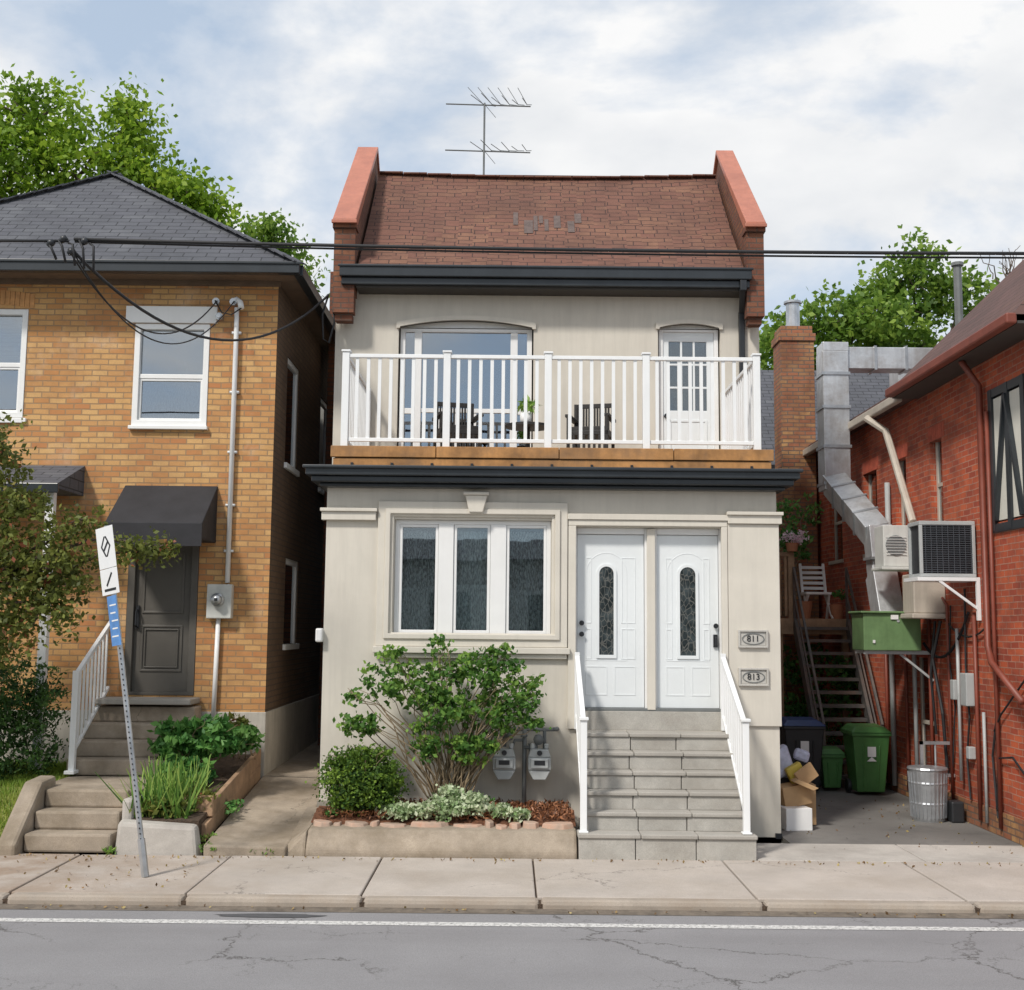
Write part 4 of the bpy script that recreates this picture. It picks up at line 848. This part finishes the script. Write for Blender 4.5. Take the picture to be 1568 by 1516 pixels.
t=MB(); t.box(5.62,5.748,14.82,15.02,1.45,1.85); t.box(5.64,5.748,15.3,15.42,1.5,1.75); t.box(5.66,5.748,14.9,15.0,.8,.95); t.done('electrical_boxes','grey',Rb,bevel=.01)
t=MB(); t.box(5.3,5.74,15.6,15.64,.5,.54); t.box(5.3,5.34,15.6,15.64,0,.95); t.box(5.3,5.74,15.6,15.64,.91,.95); t.tube([(5.5,15.62,.95),(5.5,15.62,.1)],.015,6); t.done('pipe_guard','galv',Rb)
ac=group('air_conditioner',(5.35,14.9,3)); x0,x1,y0,y1,z0,z1=5.03,5.72,14.62,15.05,3.03,3.72
t=MB(); t.box(x0,x1,y0,y1,z0,z0+.04); t.box(x0,x1,y0,y1,z1-.05,z1); 
for x_ in (x0,x1-.04): t.box(x_,x_+.04,y0,y0+.04,z0+.041,z1-.051); t.box(x_,x_+.04,y1-.04,y1,z0+.041,z1-.051)
t.done('casing','grey',ac,bevel=.006); MB().box(x0+.03,x1-.03,y0+.03,y1-.03,z0+.04,z1-.05).done('coil',simple('coil_dark',(.03,.034,.04),.5),ac)
t=MB()
for i in range(22): z=z0+.06+i*.027; t.box(x0+.041,x1-.041,y0+.005,y0+.02,z,z+.006)
for i in range(9): x=x0+.07+i*.07; t.box(x,x+.005,y0+.0,y0+.004,z0+.041,z1-.051)
t.done('grille',simple('grille_grey',(.085,.095,.11),.5),ac)
t=MB(); t.box(4.98,5.745,14.58,15.1,2.98,3.025); t.beam((5.25,14.6,2.98),(5.74,14.6,2.62),.03,.03); t.box(5.70,5.745,14.58,14.62,2.5,2.98); t.done('bracket','white_metal',ac)
ac2=group('air_conditioner',(5.4,16.5,3.2)); t=MB(); t.box(5.14,5.70,16.4,16.8,3.25,3.82); t.box(5.10,5.74,16.35,16.85,3.2,3.245); t.done('casing',simple('ac_beige',(.62,.63,.60),.5,.1,3,.05,streak=.4),ac2,bevel=.01)
t=MB(); t.tube([(5.31,16.4,3.54),(5.31,16.385,3.54)],.14,20); t.done('fan_grille','gaspipe',ac2)
t=MB()
for i in range(7): t.box(5.17,5.45,16.376,16.384,3.42+i*.04,3.426+i*.04)
t.done('fan_guard','white',ac2)
t=MB(); t.box(5.52,5.66,16.386,16.399,3.35,3.5); t.done('label',simple('label_teal',(.2,.5,.5),.5),ac2)
du=group('exhaust_duct',(5.3,19,4)); 
def dbox(mb,p0,p1,w_): mb.beam(p0,p1,w_,w_,(0,1,0))
t=MB(); dbox(t,(5.25,19.2,4.62),(5.25,19.2,6.9),.42); t.box(5.05,5.47,19.0,19.42,6.9,7.05)
t.box(5.47,7.1,19.05,19.4,6.62,6.98)
dbox(t,(5.22,19.15,4.75),(5.43,17.6,3.78),.36); dbox(t,(5.43,17.6,3.9),(5.46,17.5,3.1),.34); dbox(t,(5.44,17.5,3.2),(5.38,17.0,2.5),.36)
t.box(6.6,7.3,20,20.5,6.0,7.1)
t.done('duct_sections','duct',du,bevel=.01)
t=MB()
for z in (4.7,5.3,5.95,6.5): t.box(5.02,5.48,18.97,19.43,z,z+.05)
for x in (5.9,6.4): t.box(x,x+.04,19.03,19.42,6.60,7.0)
q0=Vector((5.22,19.15,4.75)); q1=Vector((5.43,17.6,3.78))
for i in range(1,4): c=q0.lerp(q1,i/4); d=(q1-q0).normalized(); t.beam(c-d*.02,c+d*.02,.40,.40,(0,1,0))
t.box(5.24,5.62,17.3,17.7,3.4,3.44); t.done('duct_flanges','galv',du)
t=MB(); t.box(5.32,5.744,15.75,16.2,2.6,3.12); t.box(5.45,5.74,15.8,16.15,3.12,3.3); t.box(5.28,5.744,15.7,16.25,2.53,2.598); t.done('vent_hood','beige',du,bevel=.015)
t=MB(); t.tube([(6.75,17.6,EZ),(6.75,17.6,7.9)],.06,10); t.tube([(6.75,17.6,7.9),(6.75,17.6,7.95)],.09,10); t.done('roof_vent_pipe','gaspipe',Rb)
gu=group('green_fan_unit',(5.15,16.4,2)); t=MB(); t.box(4.78,5.56,16.2,16.75,2.10,2.60); t.box(4.74,5.60,16.16,16.79,2.601,2.63); t.done('housing','greenmet',gu,bevel=.01)
t=MB(); t.box(4.8,5.7,16.25,16.3,2.05,2.098); t.box(4.8,5.75,16.65,16.7,2.05,2.098); t.beam((5.3,16.3,2.05),(5.74,16.3,1.7),.03,.03); t.tube([(5.25,16.2,2.5),(5.25,16.19,2.5)],.02,10); t.done('bracket','grey',gu)
t=MB(); t.box(5.15,5.25,16.18,16.199,2.52,2.58); t.box(4.9,4.93,16.18,16.199,2.2,2.24); t.done('labels','white',gu)

# ------------------------------------------------------------------ rear house, chimney, deck, stairs
bh=group('rear_house',(6,24,0)); mb=MB()
mb.wall(3.43,9.5,-.1,5.75,[(5.0,5.7,3.4,4.7),(6.3,7.0,3.4,4.7)],FP(24.2),.12); mb.done('rear_brick_walls','rbrick',bh,recalc=False)
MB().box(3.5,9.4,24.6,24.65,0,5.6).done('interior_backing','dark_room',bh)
mb=MB(); mb.add([(3.2,23.8,5.65),(9.9,23.8,5.65),(9.9,26.8,8.3),(3.2,26.8,8.3)],[(0,1,2,3)]); mb.add([(3.2,26.8,8.3),(9.9,26.8,8.3),(9.9,30,5.6),(3.2,30,5.6)],[(0,1,2,3)]); mb.done('roof','shingle_g',bh,recalc=False)
t=MB(); t.box(3.2,9.9,23.72,23.82,5.56,5.68); t.done('gutter','black',bh)
t=MB(); t.rring(5.0,5.7,3.4,4.7,.06,24.2,24.3); t.done('window_frame','white',bh)
cg=group('brick_chimney',(5.25,22,0)); t=MB(); t.box(5.04,5.68,22,22.6,0,7.8); t.box(5.01,5.71,21.97,22.63,7.8,7.95); t.box(5.06,5.66,22.02,22.58,7.95,8.1); t.done('stack','cbrick',cg,bevel=.01)
t=MB(); t.tube([(5.36,22.3,8.1),(5.36,22.3,8.6)],.13,16); t.tube([(5.36,22.3,8.6),(5.36,22.3,8.64)],.17,16); t.done('flue','galv',cg)
dk=group('wooden_deck',(4.9,20,2.5)); t=MB()
for i in range(10): t.box(3.45,5.7,20.0+i*.15,20.13+i*.15,2.52,2.56)
t.box(3.45,5.7,19.95,19.995,2.3,2.56); t.box(3.45,5.7,21.45,21.5,2.3,2.52)
for x in (4.5,5.6): t.box(x-.05,x+.05,20.0,20.1,-.05,2.3)
t.box(4.66,4.76,20,20.1,2.56,3.6); t.box(3.45,4.76,20.02,20.08,3.6,3.67)
for i in range(12): t.box(3.5+i*.10,3.54+i*.10,20.03,20.07,2.6,3.6)
t.done('deck','wood_g',dk)
ms=group('metal_staircase',(5.15,19.2,0)); t=MB()
for x in (4.74,5.62):
    t.beam((x,18.2,.05),(x,19.95,2.50),.05,.20); t.beam((x,18.2,.95),(x,19.95,3.4),.035,.04); t.box(x-.02,x+.02,18.2,18.24,0,.97); t.box(x-.02,x+.02,19.93,19.97,2.5,3.42); t.beam((x,18.2,.5),(x,19.95,2.95),.025,.025)
for i in range(12): y=18.28+i*.14; z=.19+i*.203; t.box(4.77,5.59,y,y+.22,z-.03,z); t.box(4.77,5.59,y-.008,y,z-.05,z)
t.done('stair_frame','stairmet',ms)
ch_=group('garden_chair',(5.2,20.5,2.56)); t=MB(); x,y,z=5.2,20.3,2.56
for a_,b_ in ((-.22,-.2),(.22,-.2)): t.beam((x+a_,y+b_,z),(x+a_*.8,y+b_+.3,z+.42),.04,.04)
for a_ in (-.22,.22): t.beam((x+a_,y+.2,z),(x+a_*.8,y-.15,z+.42),.04,.04); t.beam((x+a_*.9,y+.15,z+.4),(x+a_*.9,y+.3,z+.95),.04,.04)
t.box(x-.22,x+.22,y-.18,y+.2,z+.41,z+.45)
for i in range(5): t.box(x-.20,x+.20,y+.2+i*.02,y+.215+i*.02,z+.5+i*.09,z+.55+i*.09)
t.done('chair','white',ch_)
bush('deck_plants',(4.8,20.6,2.6),[(4.8,20.2,3.85,.26,.2,.22,26),(5.05,21.2,3.9,.3,.3,.3,22),(4.85,20.6,4.4,.22,.2,.3,16),(5.3,21.2,4.5,.2,.2,.3,8)],.06,14,.10,'perennial',10,.22)
bush('potted_flowers',(4.8,20.0,3.6),[(4.75,19.95,3.9,.22,.10,.12,16)],.04,12,.05,'flower',0,.4)
bush('potted_flowers',(5.5,20.2,2.8),[(5.52,20.15,2.98,.12,.10,.12,9)],.04,12,.06,'perennial',0,.3)
t=MB(); t.tube([(4.95,20.15,2.56),(4.95,20.15,2.85)],[.10,.14],14); t.tube([(5.5,20.15,2.56),(5.5,20.15,2.8)],[.09,.12],14); t.tube([(4.72,19.96,3.68),(4.72,19.96,3.82)],[.08,.11],14); t.done('pots',simple('clay_pot',(.40,.17,.09),.8),group('flower_pots',(5,20.1,2.56)))
bush('vine_plants',(5.2,20.3,0),[(5.0,20.4,.9,.8,.3,.6,90),(5.5,19.8,1.5,.3,.3,.4,30),(5.1,20.6,1.8,.5,.2,.4,30)],.08,18,.10,'perennial',10,.3)

# ------------------------------------------------------------------ bins, can, recycling
def wheelie(name,x,y,body,lid,sc=1.0,lab=True):
    g=group(name,(x,y,0)); t=MB(); w0,w1,d0,d1,h_=.20*sc,.27*sc,.20*sc,.28*sc,.90*sc
    t.hexa([(x-w0,y-d0,.05),(x+w0,y-d0,.05),(x+w0,y+d0,.05),(x-w0,y+d0,.05),(x-w1,y-d1,h_),(x+w1,y-d1,h_),(x+w1,y+d1,h_),(x-w1,y+d1,h_)]); t.box(x-w1-.02,x+w1+.02,y-d1-.02,y+d1+.02,h_-.05,h_)
    for i in (-1,1): t.hexa([(x+i*w0*.5-.015,y-d0-.012,.1),(x+i*w0*.5+.015,y-d0-.012,.1),(x+i*w0*.5+.015,y-d0+.02,.1),(x+i*w0*.5-.015,y-d0+.02,.1),(x+i*w0*.6-.015,y-d1*.95-.015,h_*.8),(x+i*w0*.6+.015,y-d1*.95-.015,h_*.8),(x+i*w0*.6+.015,y-d1*.8,h_*.8),(x+i*w0*.6-.015,y-d1*.8,h_*.8)])
    t.done('body',body,g,bevel=.015)
    t=MB(); t.hexa([(x-w1-.03,y-d1-.04,h_+.002),(x+w1+.03,y-d1-.04,h_+.002),(x+w1+.03,y+d1+.03,h_+.002),(x-w1-.03,y+d1+.03,h_+.002),(x-w1*.8,y-d1*.7,h_+.08),(x+w1*.8,y-d1*.7,h_+.08),(x+w1*.8,y+d1*.8,h_+.10),(x-w1*.8,y+d1*.8,h_+.10)]); t.box(x-w1*.7,x+w1*.7,y+d1+.03,y+d1+.07,h_,h_+.05); t.done('lid',lid,g,bevel=.02)
    t=MB(); 
    for i in (-1,1): t.tube([(x+i*(w0+.01),y+d0*.7,.1),(x+i*(w0+.06),y+d0*.7,.1)],.10*sc,16)
    t.done('wheels','blackbin',g)
    if lab: t=MB(); t.box(x-.06,x+.06,y-d1*.93-.016,y-d1*.93-.012,h_*.62,h_*.78); t.prism([(x-.07,h_*.55),(x+.07,h_*.55),(x,h_*.62)],y-d1*.9-.016,y-d1*.9-.012); t.done('label','white',g)
wheelie('green_bin',5.22,17.7,'greenbin','greenbin'); wheelie('recycling_bin',4.30,17.9,'blackbin','bluelid',1.08); wheelie('green_bin',4.78,18.05,'greenbin','greenbin',.6,False)
tc=group('metal_trash_can',(5.28,15.3,0)); t=MB(); n=28; prof=[(.0,.19),(.03,.20),(.2,.215),(.22,.222),(.24,.215),(.45,.23),(.47,.237),(.49,.23),(.62,.238),(.64,.25),(.66,.24)]
t.tube([(5.28,15.3,z) for z,r_ in prof],[r_ for z,r_ in prof],n)
for i in range(28): an_=6.283*i/28; t.beam((5.28+.212*math.cos(an_),15.3+.212*math.sin(an_),.05),(5.28+.236*math.cos(an_),15.3+.236*math.sin(an_),.6),.012,.012)
t.done('can','galv',tc,smooth=False); t=MB(); t.box(5.5,5.66,15.1,15.3,0,.26); t.done('bucket','blackbin',group('black_bucket',(5.58,15.2,0)),bevel=.02)
rc=group('recycling_pile',(3.45,14.7,0)); t=MB(); t.obox((3.42,14.55,.13),(.16,.02,0),(-.02,.14,0),(0,0,.13)); t.done('white_box','white',rc,bevel=.006)
t=MB(); t.obox((3.44,14.75,.38),(.17,.04,.03),(-.03,.14,0),(-.02,0,.12)); t.obox((3.66,14.9,.25),(.08,.02,0),(0,.12,0),(0,0,.24)); t.obox((3.55,14.6,.52),(.12,.0,-.05),(0,.1,0),(.03,0,.015)); t.obox((3.60,14.7,.62),(.10,.02,.07),(-.01,.008,0),(-.05,0,.08)); t.done('cardboard_boxes','cardboard',rc,bevel=.004)
t=MB(); t.obox((3.36,14.95,.75),(.10,0,.06),(0,.1,0),(-.05,0,.16)); t.obox((3.62,15.0,.82),(.09,0,-.03),(0,.06,0),(.02,0,.07)); t.done('white_bags',simple('plastic_bag_blue',(.45,.48,.62),.4,.3,8,.3),rc,bevel=.04)
t=MB(); t.obox((3.5,14.8,.62),(.09,0,.05),(0,.06,0),(-.05,0,.1)); t.done('yellow_bag','yellow',rc,bevel=.02)
t=MB(); t.box(3.2,3.7,14.95,15.3,0,.55); t.done('storage_box','blackbin',rc,bevel=.02)

# ------------------------------------------------------------------ background trees
tree('maple_tree',(-12.6,35,-.1),(-12.6,35,13),[(-14.8,35,17.6,1.8,1.4,1.3,90),(-15.7,35,15.9,1.9,1.6,1.4,90),(-13.4,35,15.9,1.4,1.3,1.3,66),(-11.7,35,17.6,.75,.7,1.1,34),(-11.7,35,16.2,1.3,1.1,1.0,56),(-10.1,35,15.2,1.2,1,.8,56),(-9.1,35,14.2,1.0,.9,.7,36),(-12.5,35,14,3,1.6,1.3,90),(-17.5,35,16,2,2,2.5,60)],.27,34,.20,'tree',.35)
tree('poplar_tree',(-7.0,34,-.1),(-7.0,34,11.5),[(-7.4,34,13.6,.85,.8,.65,46),(-6.6,34,12.9,.8,.7,.6,34),(-7.0,34,12,1.2,1,.8,40)],.22,30,.17,'tree2',.2)
tree('elm_tree',(10.5,40,-.1),(10.5,40,10),[(11.7,40,12.9,1.7,1.4,1.1,60),(10.1,40,12.3,1.4,1.3,1.1,50),(9.1,40,11.4,1.3,1.2,1.2,40),(11,40,10.6,2.6,1.6,1.4,70)],.30,30,.23,'tree2',.3)
tree('ash_tree',(14.6,41,-.1),(14.6,41,11),[(14.0,41,14.9,1.2,1.1,1.5,50),(13.2,41,13.8,1.3,1.2,1.0,34),(15.8,41,14.1,1.3,1.2,1.3,44),(13.4,41,12.6,2.0,1.5,1.1,52),(17.3,41,12.6,1.5,1.5,1.2,40),(15,41,11.4,3.2,1.6,1.2,66)],.30,30,.23,'tree2',.3)
bt=group('bare_tree',(16.3,38,0)); t=MB(); limb(t,(16.3,38,0),(16.3,38,13.0),.15,.06)
for i in range(16): a_=Vector((16.3,38,12.5+random.uniform(0,.5))); b_=a_+Vector((random.uniform(-1.2,1.2),random.uniform(-.4,.4),random.uniform(.5,2.2))); limb(t,a_,b_,.035,.01); limb(t,a_.lerp(b_,.6),b_+Vector((random.uniform(-.5,.5),0,.1)),.02,.008)
t.done('limbs','bark',bt)
op=group('opposite_row_house',(0,-9,0)); ow_=[]
for i in range(10): ow_.append((-14.5+i*3,-13.2+i*3,1.6,3.4))
M['opp']=simple('grey_render',(.30,.31,.31),.8,.15,1,.1)
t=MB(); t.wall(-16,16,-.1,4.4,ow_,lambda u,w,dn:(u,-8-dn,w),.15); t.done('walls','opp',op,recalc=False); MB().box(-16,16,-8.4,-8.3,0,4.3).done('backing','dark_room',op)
t=MB(); t.prismx([(-7.6,4.4),(-9.2,5.1),(-15,4.4)],-16.3,16.3); t.done('roof','shingle_g',op)
tree('street_tree',(-10,-5,-.1),(-10,-5,3.2),[(-10,-5,5,2,1.8,1.8,120),(-9,-5,6.5,1.2,1.2,1,50)],.3,14,.3,'tree',.18)

# ------------------------------------------------------------------ world, sun, camera
W=bpy.data.worlds.new('World'); S.world=W; W.use_nodes=True; nt=W.node_tree; bg=nt.nodes['Background']
sunv=Vector((-.45,-.62,.80)).normalized()
sky=nt.nodes.new('ShaderNodeTexSky'); sky.sky_type='NISHITA'; sky.sun_disc=False
sky.sun_elevation=math.asin(sunv.z); sky.sun_rotation=math.atan2(sunv.x,sunv.y)
tc_=nt.nodes.new('ShaderNodeTexCoord'); mp=nt.nodes.new('ShaderNodeMapping'); mp.inputs['Scale'].default_value=(1,1,2.0); mp.inputs['Location'].default_value=(2.1,.9,.35); nt.links.new(tc_.outputs['Generated'],mp.inputs[0])
n1=nt.nodes.new('ShaderNodeTexNoise'); n1.inputs['Scale'].default_value=2.5; n1.inputs['Detail'].default_value=10; n1.inputs['Roughness'].default_value=.55; n1.inputs['Distortion'].default_value=.2; nt.links.new(mp.outputs[0],n1.inputs['Vector'])
fac=ramp(nt,n1.outputs['Fac'],[(.42,.10),(.49,.5),(.555,1.)])
n2=nt.nodes.new('ShaderNodeTexNoise'); n2.inputs['Scale'].default_value=4.5; n2.inputs['Detail'].default_value=7; nt.links.new(mp.outputs[0],n2.inputs['Vector'])
cl=ramp(nt,n2.outputs['Fac'],[(.36,(.80,.825,.86)),(.58,(1.,1.,1.))])
cl=mix(nt,1.,cl,(9.7,9.7,9.7),'MULTIPLY')
skyb=mix(nt,1.,sky.outputs[0],(1.,1.,1.),'ADD')
skyb=mix(nt,.55,skyb,(5.8,7.4,9.4))
col=mix(nt,fac,skyb,cl)
nt.links.new(col,bg.inputs[0]); bg.inputs[1].default_value=.1
sl=bpy.data.lights.new('sun','SUN'); sl.energy=3.1; sl.angle=math.radians(7); sl.color=(1,.945,.87)
so=bpy.data.objects.new('sun',sl); so.rotation_euler=sunv.to_track_quat('Z','Y').to_euler(); so.location=(-8,-10,20); C.objects.link(so)
cam=bpy.data.cameras.new('camera'); cam.sensor_width=36; cam.lens=1820/1568*36; cam.clip_end=1000
co=bpy.data.objects.new('camera',cam); C.objects.link(co)
co.matrix_world=Matrix.Translation((0,0,2.35))@Matrix.Rotation(math.radians(96.4),4,'X')@Matrix.Rotation(math.radians(.55),4,'Z')
S.camera=co
